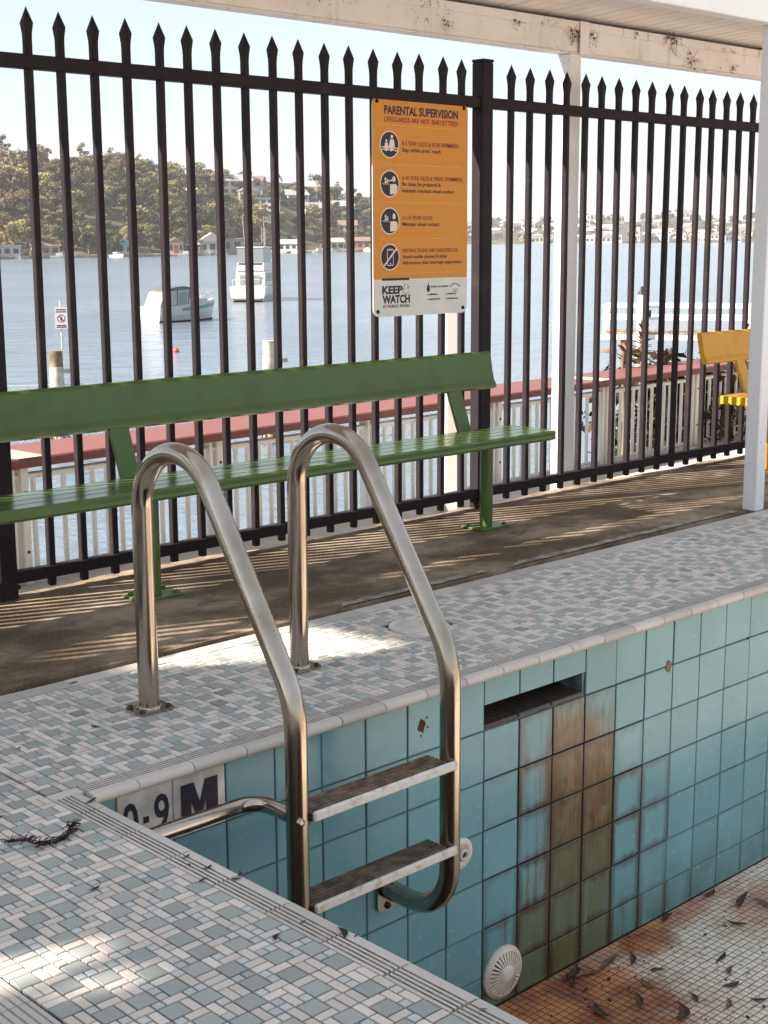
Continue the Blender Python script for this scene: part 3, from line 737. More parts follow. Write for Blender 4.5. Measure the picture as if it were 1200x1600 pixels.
def bench(name, label, x1, L, feet, m, grp):
    t = thing(name, label, 'bench', (x1-L, 1.28, 0), 0, grp); ox = -(x1-L); oy = -1.28
    T = Matrix.Translation((ox, oy, 0))
    mb = MB(); mb.prism(bench_profile_seat(), x1-L, x1, m, 'x', T=T); mb.build('seat', t)
    mb = MB(); mb.prism(bench_profile_back(), x1-L, x1, m, 'x', T=T); mb.build('backrest', t)
    for fx in feet:
        mb = MB(); mb.tube([(fx, 1.285, .012), (fx, 1.285, .10), (fx, 1.285, .349)], .0265, m, 16)
        leg = mb.build('leg', t, (ox, oy, 0))
        mb = MB(); mb.box(fx-.085, fx+.085, 1.225, 1.345, .004, .014, m, .003)
        for sx in (-.065, .065):
            for sy in (-.04, .04): mb.lathe([(.010, 0), (.010, .008), (.004, .010)], m, 6, T=Matrix.Translation((fx+sx, 1.285+sy, .014)))
        mb.build('foot_plate', leg)
        mb = MB(); w0, w1 = .040, .033; bx = fx+.02
        path = [(1.340, .345), (1.395, .352), (1.420, .375), (1.437, .42), (1.455, .47), (1.482, .54), (1.510, .615), (1.528, .66)]
        vs = []; n_ = len(path)
        for i, (y, z) in enumerate(path):
            a = path[max(0, i-1)]; b = path[min(n_-1, i+1)]; ty, tz = b[0]-a[0], b[1]-a[1]; l = sqrt(ty*ty+tz*tz); ny, nz = tz/l, -ty/l
            ww = w1+(w0-w1)*i/n_; th = .007
            for sx, sn in ((-ww, -th), (ww, -th), (ww, th), (-ww, th)): vs.append((bx+sx, y+ny*sn+.006, z+nz*sn))
        fs = [(0, 1, 2, 3), tuple(range(4*n_-4, 4*n_))]
        for i in range(n_-1): fs += [(i*4+k, i*4+(k+1) % 4, i*4+4+(k+1) % 4, i*4+4+k) for k in range(4)]
        mb.add(vs, fs, m); mb.build('back_support', t, (ox, oy, 0))
    return t
G = 'aluminium plank benches in front of the fence'
bench('plank_bench', 'long green plank bench standing on the concrete behind the ladder', 2.885, 3.74, (2.612, .985, -.55), 'green_paint', G)
bench('plank_bench', 'bright yellow plank bench partly hidden by the white corner post', 8.19, 3.74, (4.735, 6.32, 7.9), 'yellow_paint', G)

# ------------------------------------------------------------------ shelter over the terrace
sh = thing('shelter', 'white painted shelter with boarded soffit, beams and square posts', 'shelter', (0, 0, 0))
mb = MB(); mb.box(-1.1, 9, 1.765, 1.832, 2.000, 2.136, 'dirty_white_paint', .004); beam = mb.build('beam', sh)
mb = MB(); mb.box(-1.1, 9, 1.757, 1.7645, 2.098, 2.136, 'dirty_white_paint', .002); mb.build('trim', beam)
mb = MB(); mb.box(-1.1, 9, 1.759, 1.838, 1.993, 1.9995, 'dirty_white_paint', .002); mb.build('trim', beam)
mb = MB(); mb.box(-7, 9, .700, .772, 2.008, 2.25, 'white_paint', .004); fb = mb.build('beam', sh)
mb = MB(); mb.box(-7, 9, .690, .6995, 2.10, 2.25, 'white_paint', .002); mb.build('trim', fb)
SBM = MB(); SBM.box(-.0400, .0400, 0, 1.05, -.006, .006, 'soffit_paint', .0022); SBm = SBM.mesh('soffit_board')
def zs(y): return 2.160+(1.83-y)*.055
for i in range(48):
    x = 1.75+i*.0868; o = link('soffit_board', SBm, sh, (x, .776, zs(.776)+rnd.uniform(-.001, .001))); o.rotation_euler = (-.055, rnd.uniform(-.006, .006), 0)
mb = MB(); mb.box(-.75, 1.70, .776, 1.826, 2.19, 2.20, 'soffit_paint'); mb.box(5.93, 9, .776, 1.826, 2.19, 2.20, 'soffit_paint'); mb.build('soffit', sh)
mb = MB(); mb.box(-1.1, 9, 1.836, 1.850, 2.02, 2.258, 'roof_and_shade_sheet'); mb.build('fascia', sh)
for x, y, s, z0, z1, lb in ((3.717, 1.798, .040, -.13, 1.992, 'slender white post behind the fence'), (3.723, .735, .0335, .0, 2.007, 'square white post at the front edge of the concrete'), (-3.2, 1.798, .04, -.13, 1.992, None), (-3.2, .735, .0335, 0, 2.007, None), (8.4, 1.798, .04, -.13, 1.992, None), (8.4, .735, .0335, 0, 2.007, None)):
    if lb is None: continue
    mb = MB(); mb.box(x-s, x+s, y-s, y+s, z0, z1, 'white_paint', .004); o = mb.build('post', sh); o['label'] = lb
mb = MB(); mb.box(3.735, 3.80, 1.748, 1.7565, 1.993, 2.137, 'dirty_white_paint', .002); mb.build('joint_cover', beam)
# roof sheets; further along, an added unseen sheet shading the deck, holes cut for sun patches
ZR = 2.262; ZH = 5.2
def gp(x, y): k = ZH/SUN.z; return (x+SUN.x*k, y+SUN.y*k)
def roof(outer, holes, z):
    bm = bmesh.new(); edges = []
    for loop in [outer]+holes:
        vs = [bm.verts.new((x, y, z)) for x, y in loop]
        edges += [bm.edges.new((vs[i], vs[(i+1) % len(vs)])) for i in range(len(vs))]
    bmesh.ops.triangle_fill(bm, edges=edges, use_beauty=True)
    r = bmesh.ops.extrude_face_region(bm, geom=bm.faces[:]); bmesh.ops.translate(bm, verts=[v for v in r['geom'] if isinstance(v, bmesh.types.BMVert)], vec=(0, 0, .02))
    bmesh.ops.recalc_face_normals(bm, faces=bm.faces[:])
    me = bpy.data.meshes.new('roof_and_shade_sheet'); bm.to_mesh(me); bm.free(); me.materials.append(MATS['roof_and_shade_sheet']); return link('roof_and_shade_sheet', me, sh)
roof([(-1.149, .68), (9, .68), (9, 1.86), (-1.149, 1.86)], [], ZR)
outer = [(-3.4, -1.7), (.2, -1.7), (1.72, -.40), (1.72, 1.13), (-3.4, 1.13)]
holes = [[(-.86, -.475), (-.42, -.610), (-.44, -.640), (-.60, -.645), (-.86, -.565)],
         [(-.56, -.695), (-.42, -.735), (-.45, -.755), (-.58, -.730)],
         [(1.175, .315), (1.06, .93), (.80, 1.02), (.42, .96), (.27, .86), (.50, .76), (.42, .66), (.55, .62), (.74, .50), (.86, .405), (1.0, .345)]]
roof([gp(*p) for p in outer], [[gp(*p) for p in h] for h in holes], ZH)  # added high sheet out of view, placed to cast the deck's shade
for x, y in ((-3.2, -1.5), (-3.2, .7), (1.5, .75)):
    px0, py0 = gp(x, y); mb = MB(); mb.box(px0-.05, px0+.05, py0-.05, py0+.05, -.13, ZH-.005, 'white_paint', .004); mb.build('post', sh)  # made-up posts carrying the added shade sheet
# cobweb and nest debris on the rear beam
q = random.Random(11)
for x, z, n_, s in ((2.86, 2.045, 16, .04), (3.70, 2.07, 34, .055), (3.82, 2.07, 22, .05), (4.46, 2.115, 40, .085), (4.62, 2.03, 24, .06), (4.16, 2.12, 9, .03), (5.0, 2.02, 10, .03), (5.3, 2.06, 8, .03), (3.30, 2.09, 10, .04)):
    mb = MB()
    for i in range(n_):
        a = q.uniform(-pi, pi); l = q.uniform(.25, 1)*s; x0 = x+q.gauss(0, s*.35); z0 = z+q.gauss(0, s*.35); p = [(x0, 1.756, z0)]
        for k in range(3): a += q.uniform(-.6, .6); p.append((p[-1][0]+cos(a)*l/3, 1.753-q.uniform(0, .004), min(2.13, max(1.995, p[-1][2]+sin(a)*l/3))))
        mb.tube(p, q.uniform(.0004, .0011), 'web_debris', 4, False)
    for i in range(n_//5): mb.lathe([(.002, -.004), (.005, 0), (.003, .004), (.0005, .006)], 'web_debris', 6, T=Matrix.Translation((x+q.gauss(0, s*.25), 1.754, min(2.125, z+q.gauss(0, s*.25)))))
    o = mb.build('cobweb', beam); o['kind'] = 'stuff'

# ------------------------------------------------------------------ pool ladder
lad = thing('pool_ladder', 'stainless steel pool ladder arching from the mosaic deck down the tiled wall', 'ladder', (.5685, .338, 0))
def LP(x, pts): return [(x-.5685, y-.338, z) for y, z in pts]
def rail_path():
    p = [(.338, .004), (.338, .15), (.338, .30), (.338, .42), (.338, .515)]
    p += arc(.185, .515, .153, 0, pi-radians(34.15), 26)[1:]
    e = p[-1]; d = (-.561, -.828)
    b = (-.2365, .155)                                   # knee
    t = .075
    s_end = (b[0]-d[0]*t, b[1]-d[1]*t)
    for k in (.25, .5, .75, 1): p.append((e[0]+(s_end[0]-e[0])*k, e[1]+(s_end[1]-e[1])*k))
    for k in range(1, 9):
        u = k/8; a0, a1, a2 = s_end, b, (b[0], b[1]-t)
        p.append(((1-u)**2*a0[0]+2*u*(1-u)*a1[0]+u*u*a2[0], (1-u)**2*a0[1]+2*u*(1-u)*a1[1]+u*u*a2[1]))
    for z in (-.05, -.2, -.39): p.append((b[0], z))
    p += [(-.2365+.135-.135*cos(a), -.395-.135*sin(a)) for a in [pi/2*k/12 for k in range(1, 13)]]
    p += [(-.06, -.53), (-.012, -.53)]
    return p
for x in (.321, .816):
    mb = MB(); mb.tube(LP(x, rail_path()), .0262, 'stainless_steel', 24)
    rail = mb.build('rail', lad)
    mb = MB(); T = Matrix.Translation((x-.5685, 0, 0))
    pts = rrect(-.052, .052, -.040, .040, .014); mb.prism(pts, .001, .007, 'stainless_steel', 'z', T=T)
    mb.lathe([(.031, .007), (.031, .010), (.0265, .014)], 'stainless_steel', 24, T=T)
    for sx, sy in ((-.039, -.027), (.039, -.027), (.039, .027), (-.039, .027)): mb.lathe([(.0075, .007), (.0075, .011), (.005, .014), (.001, .015)], 'rust_chip', 8, T=Matrix.Translation((x-.5685+sx, sy, 0)))
    mb.build('foot_plate', rail)
    mb = MB(); T = Matrix.Translation((x-.5685, -.338, -.53)) @ Matrix.Rotation(radians(90), 4, 'X')
    mb.prism(rrect(-.035, .035, -.062, .062, .016), .002, .009, 'stainless_steel', 'z', T=T)
    for sz in (-.048, .048): mb.lathe([(.010, .009), (.010, .013), (.006, .017), (.001, .018)], 'rust_chip', 8, T=T @ Matrix.Translation((0, sz, 0)))
    mb.build('wall_flange', rail)
for z in (-.104, -.328):
    y0, y1 = -.270-.338, -.182-.338; xa, xb = .345-.5685, .812-.5685
    mb = MB(); prof = [(y0+.012, z-.022), (y0+.012, z-.003)]
    for k in range(5):
        y = y0+.018+k*.0145; prof += [(y, z-.004), (y+.002, z+.001), (y+.010, z+.001), (y+.012, z-.004)]
    prof += [(y1, z-.003), (y1, z-.020)]
    mb.prism(prof, xa, xb-.022, 'tread_grip', 'x'); tr = mb.build('tread', lad)
    mb = MB(); mb.box(xa, xb, y0, y0+.0125, z-.021, z+.003, 'tread_nosing', .004); mb.build('nosing', tr)
    for x in (xa+.002, xb-.024):
        mb = MB(); mb.box(x-.006, x+.006, y0+.02, y1-.004, z-.034, z-.0045, 'tread_grip', .003); mb.build('bracket', tr)
mb = MB(); zt = -.116
p = [(.321-.5685, y-.338, zt) for y in (-.215, -.18, -.150)]
p += [(.321-.060+.060*cos(a)-.5685, -.150+.060*sin(a)-.338, zt) for a in [pi/2*k/10 for k in range(1, 11)]]
p += [(x-.5685, -.090-.338, zt) for x in (.15, 0, -.146)]
mb.tube(p, .0185, 'stainless_steel', 18); st = mb.build('side_strut', lad)
mb = MB(); mb.lathe([(.011, 0), (.011, .004), (.004, .006)], 'stainless_steel', 8, T=Matrix.Translation((.321-.5685-.012, -.2365-.338-.0235, zt)) @ Matrix.Rotation(radians(75), 4, 'X')); mb.build('bolt', st)

# ------------------------------------------------------------------ fittings
t = thing('drain_grille', 'round white slotted drain cover low on the turquoise pool wall', 'drain cover', (1.284, 0, -.952))
T = Matrix.Rotation(radians(90), 4, 'X'); t.scale = (.87, .87, .87); mb = MB()
mb.lathe([(.092, 0), (.0915, .006), (.088, .010), (.0, .0105)], 'drain_dark', 40, T=T); mb.build('back_plate', t)
mb = MB(); mb.lathe([(.0935, .001), (.0940, .008), (.090, .013), (.078, .019), (.0765, .0205), (.0755, .018), (.0755, .010)], 'white_plastic', 44, T=T); mb.build('rim', t)
mb = MB(); mb.lathe([(.033, .010), (.033, .026), (.029, .0305), (.015, .033), (.001, .0335)], 'white_plastic', 32, T=T); mb.build('hub', t)
NS = 30
SPM = MB(); b0, b1 = .030, .079
pr_ = [(b0, .012, .0017), (b1, .010, .0050), (b1, .0185, .0050), (.056, .0255, .0034), (b0, .029, .0017)]
SPM.add([(r, -h, z) for r, z, h in pr_]+[(r, h, z) for r, z, h in pr_], [(0, 1, 2, 3, 4), (5, 6, 7, 8, 9)]+[(i, (i+1) % 5, 5+(i+1) % 5, 5+i) for i in range(5)], 'white_plastic'); SPm = SPM.mesh('spoke')
for k in range(NS):
    o = link('spoke', SPm, t); o.matrix_local = T @ Matrix.Rotation(2*pi*k/NS, 4, 'Z')
t = thing('return_inlet', 'small round white inlet fitting on the wall beside the ladder', 'pool inlet', (1.105, 0, -.526))
mb = MB(); mb.lathe([(.046, 0), (.046, .004), (.042, .008), (.018, .011), (.018, .009)], 'white_plastic', 32, T=T); mb.build('flange', t)
mb = MB(); mb.lathe([(.0175, .008), (.0175, .016), (.014, .019), (.0095, .019), (.0095, .006)], 'white_plastic', 24, T=T); mb.build('nozzle', t)
mb = MB(); mb.lathe([(.0095, .006), (.0095, .0125), (.0001, .0126)], 'drain_dark', 16, T=T); mb.build('opening', t)
t = thing('skimmer_lid', 'round off white skimmer lid set into the mosaic deck', 'lid', (1.361, .418, 0))
mb = MB(); mb.lathe([(.094, -.006), (.094, .001), (.090, .003), (.080, .003), (.079, -.0015)], 'white_plastic', 40); mb.build('ring', t)
mb = MB(); mb.lathe([(.078, -.004), (.078, .001), (.074, .0025), (.001, .003)], 'white_plastic', 40); mb.build('cover', t)

# ------------------------------------------------------------------ leaves and debris
def leaf_mesh(L, W, seed, m, curl=.35):
    q = random.Random(seed); n_ = 7; vs = []; bend = q.uniform(-.5, .5)
    for i in range(n_+1):
        u = i/n_; wd = W*sin(pi*min(1, u*1.02+.02))**.8*(1-.25*u); x = L*(u-.5); yb = bend*L*.35*(u-.5)**2*4; z = L*curl*(abs(u-.5)**2)+.002
        vs += [(x, yb-wd/2, z+wd*.15), (x, yb, z), (x, yb+wd/2, z+wd*q.uniform(.05, .25))]
    fs = []
    for i in range(n_): fs += [(i*3+k, i*3+k+1, i*3+4+k, i*3+3+k) for k in (0, 1)]
    b = MB(); b.add(vs, fs, m); return b.mesh('fallen_leaf')
LM = {m: [leaf_mesh(.07, .018, s, m, .08+.06*s) for s in range(4)] for m in ('dry_leaf', 'red_leaf', 'pale_leaf')}
def leaf(x, y, z, rz, s, m, label, grp, k=0):
    o = link('fallen_leaf', LM[m][k % 4], None, (x, y, z)); o.rotation_euler = (random.uniform(-.12, .12), random.uniform(-.08, .08), rz); o.scale = (s, s*random.uniform(.8, 1.4), s)
    tag(o, label, 'leaf', grp); return o
G = 'dead leaves on the pool floor'
FL = [(1.57, -.045, .3, 1.5, 'dry_leaf', 'curled dark leaf in a heap against the stained wall foot'), (1.60, -.075, -.4, 1.4, 'pale_leaf', 'tan leaf beside the dark heap at the wall foot'), (1.53, -.07, .9, 1.2, 'dry_leaf', 'dark leaf lying on the orange rust patch by the wall'),
 (1.70, -.075, .1, 1.5, 'pale_leaf', 'long narrow tan leaf pointing along the pool wall'), (1.775, -.115, .7, 1.2, 'dry_leaf', 'dark pointed leaf at the edge of the orange stain'), (1.775, -.205, -.6, .75, 'dry_leaf', 'small crumpled black leaf near the middle of the pool floor'),
 (1.625, -.41, .6, 1.4, 'dry_leaf', 'broad dark leaf by the front edge of the pool floor'), (2.203, -.21, 1.9, .95, 'dry_leaf', 'thin dark leaf standing clear on the pale pool tiles'), (1.985, -.303, .2, .95, 'dry_leaf', 'oval dark leaf alone on the clean pool tiles'),
 (1.676, -.236, 1.4, 1.0, 'pale_leaf', 'olive leaf at the fading edge of the rust patch'), (1.762, -.472, .5, .8, 'pale_leaf', 'light brown leaf at the bottom of the picture on pool tiles'), (2.357, -.13, .3, 1.7, 'dry_leaf', 'long curved dark leaf at the far side of the pool floor'),
 (2.40, -.19, 1.2, 1.3, 'pale_leaf', 'pale curled leaf at the right edge of the pool floor'), (2.075, -.022, .2, 1.2, 'dry_leaf', 'black leaf caught in the corner under the clean tiles'), (2.328, -.03, .1, 1.2, 'dry_leaf', 'dark twisted leaf lodged along the far wall foot'),
 (1.45, -.23, 1.1, 1.2, 'dry_leaf', 'dark leaf on the deepest orange part of the stain'), (1.86, -.42, -.3, .9, 'dry_leaf', 'brown leaf among the pale tiles near two others'), (1.93, -.36, .4, .8, 'pale_leaf', 'tan leaf next to a brown one on pale tiles'),
 (1.588, -.28, .8, 1.2, 'dry_leaf', 'ragged dark leaf below the olive one'), (1.84, -.52, 2.2, .8, 'dry_leaf', 'small dark leaf close to the lower edge of the floor'), (1.72, -.38, 1.0, .8, 'dry_leaf', 'short dark leaf between the rust patch and the pale tiles')]
for k, (x, y, rz, s, m, lb) in enumerate(FL): leaf(x, y, -1.053, rz, s*1.05, m, lb, G, k)
q = random.Random(21); mb = MB()
for i in range(46):
    x = q.choice((q.gauss(1.62, .2), q.uniform(1.3, 2.6))); y = -abs(q.gauss(0, .12)) if q.random() < .4 else -q.uniform(.01, .55); r = q.uniform(.0015, .0055)
    mb.prism([(x+a, y+b) for a, b in blob(r, 6, .5, q.uniform(.5, 1.6), i)], -1.056, -1.0535+r*.2, 'dry_leaf', 'z')
mb.build('leaf_litter', kind='stuff')
G = 'dead leaf scraps on the deck'
DL = [(-.125, -.442, .4, .32, 'dark red scrap on the white edge tiles beside the strut'), (-.145, -.475, 1.0, .25, 'small red scrap on the edge tiles nearest the depth marking'), (-.100, -.575, .7, .32, 'pair of dark scraps lying on the ribbed edge tiles'), (-.118, -.585, -.2, .34, 'reddish scrap in the groove next to the dark pair'),
 (-.125, -.510, .2, .36, 'dark scrap at the meeting of edge tile and mosaic'), (-.165, -.545, .3, .40, 'dry red scrap on a grey mosaic tile by the edge'), (-.112, -.878, 1.2, .55, 'crumpled orange brown leaf on the pool edge'), (-.105, -.90, .2, .22, 'tiny brown scrap just below the crumpled leaf'),
 (-.138, -.80, .1, .22, 'tiny red scrap on the middle of the edge tiles'), (-.207, -.808, .6, .42, 'dry brown scrap on the mosaic near the pool edge'), (-.327, -.439, .1, .40, 'dark scrap alone on the pale mosaic'), (-.124, -1.208, -.5, .24, 'small tan scrap on the lowest edge tile'),
 (-.106, -.077, .3, .55, 'dark twig scrap at the corner of the pool edge'), (.148, .318, 1.8, .5, 'thin curved twig on the mosaic left of the ladder foot'), (-.058, .315, .3, .30, 'dark scrap on the mosaic far left of the ladder'), (.36, .30, .2, .3, 'black scrap just right of the ladder foot plate'), (.30, .66, .1, .45, 'brown scrap on the ribbed tiles by the concrete'), (-.29, -.02, .2, .35, 'small dark scrap lying left of the pool corner')]
for k, (x, y, rz, s, lb) in enumerate(DL): leaf(x, y, .001, rz, s, 'pale_leaf' if 'tan' in lb else 'red_leaf', lb, G, k)
q = random.Random(4); mb = MB()                                # feathery weed sprig
spine = [(-.345, -.150), (-.318, -.172), (-.315, -.196), (-.300, -.212), (-.275, -.208), (-.250, -.205), (-.232, -.196), (-.222, -.180), (-.205, -.172)]
P3 = [(x, y, .006+.004*sin(i)) for i, (x, y) in enumerate(spine)]
mb.tube(P3, .0022, 'red_leaf', 5)
for i in range(len(P3)-1):
    for k in range(16):
        u = q.random(); a = Vector(P3[i]).lerp(Vector(P3[i+1]), u); an = q.uniform(0, 2*pi); l = q.uniform(.008, .021)
        b_ = a+Vector((cos(an)*l, sin(an)*l*.7, q.uniform(-.003, .010))); mb.tube([a, a.lerp(b_, .5)+Vector((0, 0, .003)), b_], .0011, 'red_leaf', 4, False)
o = mb.build('dried_weed'); tag(o, 'curved dark red sprig of dried weed on the mosaic deck', 'weed')

# ------------------------------------------------------------------ railing along the water
RX = lambda x: 2.135+.070*x
rl = thing('handrail', 'low white balustrade with flat red capping beside the water', 'railing', (0, 2.135, -.13), math.atan(.070))
mb = MB(); mb.box(-9, 13, -.03, .33, .455, .493, 'red_paint', .006); cap = mb.build('cap', rl)
mb = MB(); mb.box(-9, 13, .012, .040, .405, .430, 'baluster_white', .006); mb.build('rail', rl)
mb = MB(); mb.box(-9, 13, .016, .036, .012, .026, 'baluster_white', .006); mb.build('rail', rl)
BLM = MB(); BLM.tube([(0, 0, .0), (0, 0, .2), (0, 0, .405)], .0105, 'baluster_white', 10); BLm = BLM.mesh('baluster')
for k in range(124): link('baluster', BLm, rl, (.35+k*.0685, .026, 0))
for x in (1.02, 1.99, 2.97, 3.93, 4.95, 5.95, 6.95, 7.95):
    mb = MB()
    mb.box(x-.030, x-.012, -.004, .055, 0, .455, 'baluster_white', .003); mb.box(x+.012, x+.046, -.004, .055, 0, .455, 'baluster_white', .003)
    for z in (.13, .36): mb.lathe([(.006, 0), (.006, .003), (.001, .004)], 'ink_dark', 8, T=Matrix.Translation((x+.029, -.0045, z)) @ Matrix.Rotation(radians(90), 4, 'X'))
    mb.build('post', rl)
for x in (1.06, 4.92):
    mb = MB(); mb.box(x-.05, x+.07, -.026, .328, .4935, .4950, 'cream_patch'); mb.build('paint_patch', cap)
mb = MB(); q = (3.262, 2.10); mb.prism([(q[0]+.062*cos(radians(22.5+45*k)), q[1]+.062*sin(radians(22.5+45*k))) for k in range(8)], -.13, 1.05, 'pole_paint', 'z'); o = mb.build('bollard_post')
tag(o, 'octagonal pale post with tan peeling side behind the sign', 'post')

# plants beyond the rail
def long_leaf(L, W):
    b = MB(); n_ = 6; vs = []
    for i in range(n_+1):
        u = i/n_; wd = W*sin(pi*(.08+.9*u))**.7; x = L*u; z = -L*.35*u*u
        vs += [(x, -wd/2, z+wd*.25), (x, 0, z), (x, wd/2, z+wd*.25)]
    for i in range(n_): b.add(vs, [(i*3+k, i*3+k+1, i*3+4+k, i*3+3+k) for k in (0, 1)], 'croton_leaf') if i == 0 else b.f.extend([tuple(j for j in (i*3+k, i*3+k+1, i*3+4+k, i*3+3+k)) for k in (0, 1)]) or b.mi.extend([0, 0]) or b.sm.extend([False, False])
    return b.mesh('leaf')
LLM = long_leaf(.13, .040); q = random.Random(8)
for px, py, d, n_, s, hgt, lb in ((1003, 555, 9.2, 40, .68, .24, 'tall orange brown croton plant rising above the red capping'), (1041, 553, 9.3, 14, .6, .08, 'small dark croton tuft just right of the tall one'), (975, 545, 9.0, 6, .8, .08, 'thin croton shoot left of the tall one')):
    p = at(px, py+22, d); t = thing('croton_plant', lb, 'plant', (p.x, p.y, p.z), 0, 'croton plants beyond the rail')
    mb = MB(); mb.tube([(0, 0, -.9), (.02, 0, -.4), (0, .01, 0), (0, 0, hgt)], .012, 'bark', 6); mb.build('stem', t)
    for k in range(n_):
        o = link('leaf', LLM, t, (0, 0, hgt*(.25+.75*(k/n_)))); o.rotation_euler = (0, -(.35+1.05*k/n_+q.uniform(-.3, .25)), k*2.399); o.scale = (s*q.uniform(.7, 1.1),)*3
def leaf_cloud(n_, fn, size, m, q):
    b = MB()
    for i in range(n_):
        c, nrm = fn(q); s = size*q.uniform(.6, 1.3)
        a = nrm.orthogonal().normalized(); a.rotate(Quaternion(nrm, q.uniform(0, 6.28))); c2 = nrm.cross(a)
        a = a*s; c2 = c2*s*.55
        b.add([c-a, c+c2*.9, c+a, c-c2*.9], [(0, 1, 2, 3)], m)
    return b
def bush(px, py, d, rx, ry, rz, n_, size, m, name, label, cat, grp=None, seed=0):
    q = random.Random(seed); p = at(px, py, d)
    def fn(q):
        v = Vector((q.gauss(0, 1), q.gauss(0, 1), q.gauss(0, 1))).normalized(); rr = q.uniform(.55, 1)
        c = Vector((v.x*rx*rr, v.y*ry*rr, v.z*rz*rr)); nr = (v+Vector((q.gauss(0, .6), q.gauss(0, .6), q.gauss(0, .6)))).normalized(); return c, nr
    t = thing(name, label, cat, tuple(p), 0, grp); leaf_cloud(n_, fn, size, m, q).build('foliage', t, kind='stuff', fix=False)
    mb = MB(); mb.tube([(0, 0, -p.z-3.2), (.05, .02, -rz), (0, 0, rz*.3)], .03, 'bark', 6); mb.build('stem', t)
G = 'bushes below the red railing'
bush(1010, 660, 9.6, .42, .45, .50, 900, .045, 'hedge_foliage', 'shrub', 'loose olive shrub behind the white balusters under the croton', 'shrub', G, 1)
bush(1075, 650, 9.6, .45, .45, .45, 900, .045, 'hedge_foliage', 'shrub', 'shrub behind the balusters left of the yellow bench', 'shrub', G, 2)
bush(1130, 660, 10.4, .60, .55, .42, 1400, .045, 'hedge_foliage', 'shrub', 'dense dark shrub under the yellow bench seat beyond the fence', 'shrub', G, 3)
bush(1240, 610, 12.5, .55, .6, .8, 1600, .045, 'hedge_foliage', 'shrub', 'large shrub at the picture edge beside the white corner post', 'shrub', G, 4)

# ------------------------------------------------------------------ on the water: piles, net, jetty, buoy, boats
G = 'mooring piles of the swimming enclosure'
def pile(px, py, d, h, lb, timber=True):
    p = at(px, py, d); t = thing('timber_pile', lb, 'pile', (p.x, p.y, -4.3), 0, G); zt = p.z+4.3
    mb = MB(); mb.tube([(0, 0, -2), (0, 0, 1), (0, 0, zt-.42)], .19, 'pile_white', 16); mb.build('sleeve', t)
    mb = MB(); mb.tube([(0, 0, zt-.419), (0, 0, zt-.2), (0, 0, zt)], .175, 'pile_timber' if timber else 'pile_white', 14); mb.build('head', t)
    mb = MB(); mb.box(.10, .62, -.05, .05, zt-.62, zt-.50, 'pile_white', .01); mb.build('arm', t)
    q = random.Random(int(px)); mb = MB()
    for i in range(60):
        a = q.uniform(0, 6.28); z = q.uniform(-.1, .45); b_ = .19+q.uniform(.02, .22); mb.tube([(.18*cos(a), .18*sin(a), z), (b_*cos(a), b_*sin(a), z-q.uniform(.0, .2))], .018, 'weed', 4, False)
    o = mb.build('weed_fringe', t); return t, p
t1, p1 = pile(87, 548, 38.7, 0, 'timber topped pile carrying the small sign pole')
t2, p2 = pile(420, 532, 38.7, 0, 'pale pile standing between the moored boats and the bench', False)
ns = thing('notice_sign', 'small white prohibition notice on a thin pole above the pile', 'sign', (p1.x+.05, p1.y-.02, p1.z+.003), 0)
fx = Vector((p1.x-CAM.x, p1.y-CAM.y, 0)).normalized(); ns.rotation_euler = (0, 0, atan2(fx.y, fx.x)-pi/2)
mb = MB(); mb.tube([(.12, 0, 0), (.12, 0, .7), (.12, 0, 1.30)], .022, 'pile_white', 10); mb.build('pole', ns)
mb = MB(); mb.prism(rrect(-.04, .30, .57, 1.13, .03), -.035, -.025, 'sign_white', 'y'); mb.build('panel', ns)
mb = MB(); C_ = (.13, .84)
o_, i_ = ell(*C_, .105, .105), ell(*C_, .085, .085); n_ = len(o_)
mb.add([(x, -.037, z) for x, z in o_+i_], [(k, (k+1) % n_, n_+(k+1) % n_, n_+k) for k in range(n_)], 'ink_red')
d = .009; mb.add([(C_[0]-.07-d, -.0372, C_[1]+.07-d), (C_[0]-.07+d, -.0372, C_[1]+.07+d), (C_[0]+.07+d, -.0372, C_[1]-.07+d), (C_[0]+.07-d, -.0372, C_[1]-.07-d)], [(0, 1, 2, 3)], 'ink_red')
mb.add([(x, -.0366, z) for x, z in [(C_[0]-.02, C_[1]-.06), (C_[0]+.02, C_[1]-.06), (C_[0]+.025, C_[1]+.02), (C_[0], C_[1]+.06), (C_[0]-.025, C_[1]+.02)]], [(0, 1, 2, 3, 4)], 'ink_dark')
for z, a, b_ in ((1.07, .0, .26), (1.015, -.01, .27), (.66, .01, .25), (.615, .0, .26)): mb.add([(a, -.036, z-.016), (b_, -.036, z-.016), (b_, -.036, z+.016), (a, -.036, z+.016)], [(0, 1, 2, 3)], 'ink_red')
mb.build('pictogram', ns)
nt_ = MB(); A = Vector((p1.x, p1.y, 0)); B = Vector((p2.x, p2.y, 0)); D = (B-A)
A2 = A-D*1.2; B2 = A+D*2.0; Dn = B2-A2; Ln = Dn.length; dn = Dn.normalized(); hN = 1.75
side = Vector((-dn.y, dn.x, 0))
k = -hN
while k < Ln:
    for sg in (1, -1):
        a = (k, 0) if sg == 1 else (k+hN, 0); b_ = (k+hN, hN) if sg == 1 else (k, hN)
        P0 = A2+dn*a[0]; P1 = A2+dn*b_[0]; z0, z1 = -4.35+a[1], -4.35+b_[1]; wv = dn*.007
        nt_.add([(P0-wv)[:2]+(z0,), (P0+wv)[:2]+(z0,), (P1+wv)[:2]+(z1,), (P1-wv)[:2]+(z1,)], [(0, 1, 2, 3)], 'net_rope')
    k += .26
nt_.add([(A2)[:2]+(-2.60,), (B2)[:2]+(-2.60,), (B2)[:2]+(-2.575,), (A2)[:2]+(-2.575,)], [(0, 1, 2, 3)], 'net_rope')
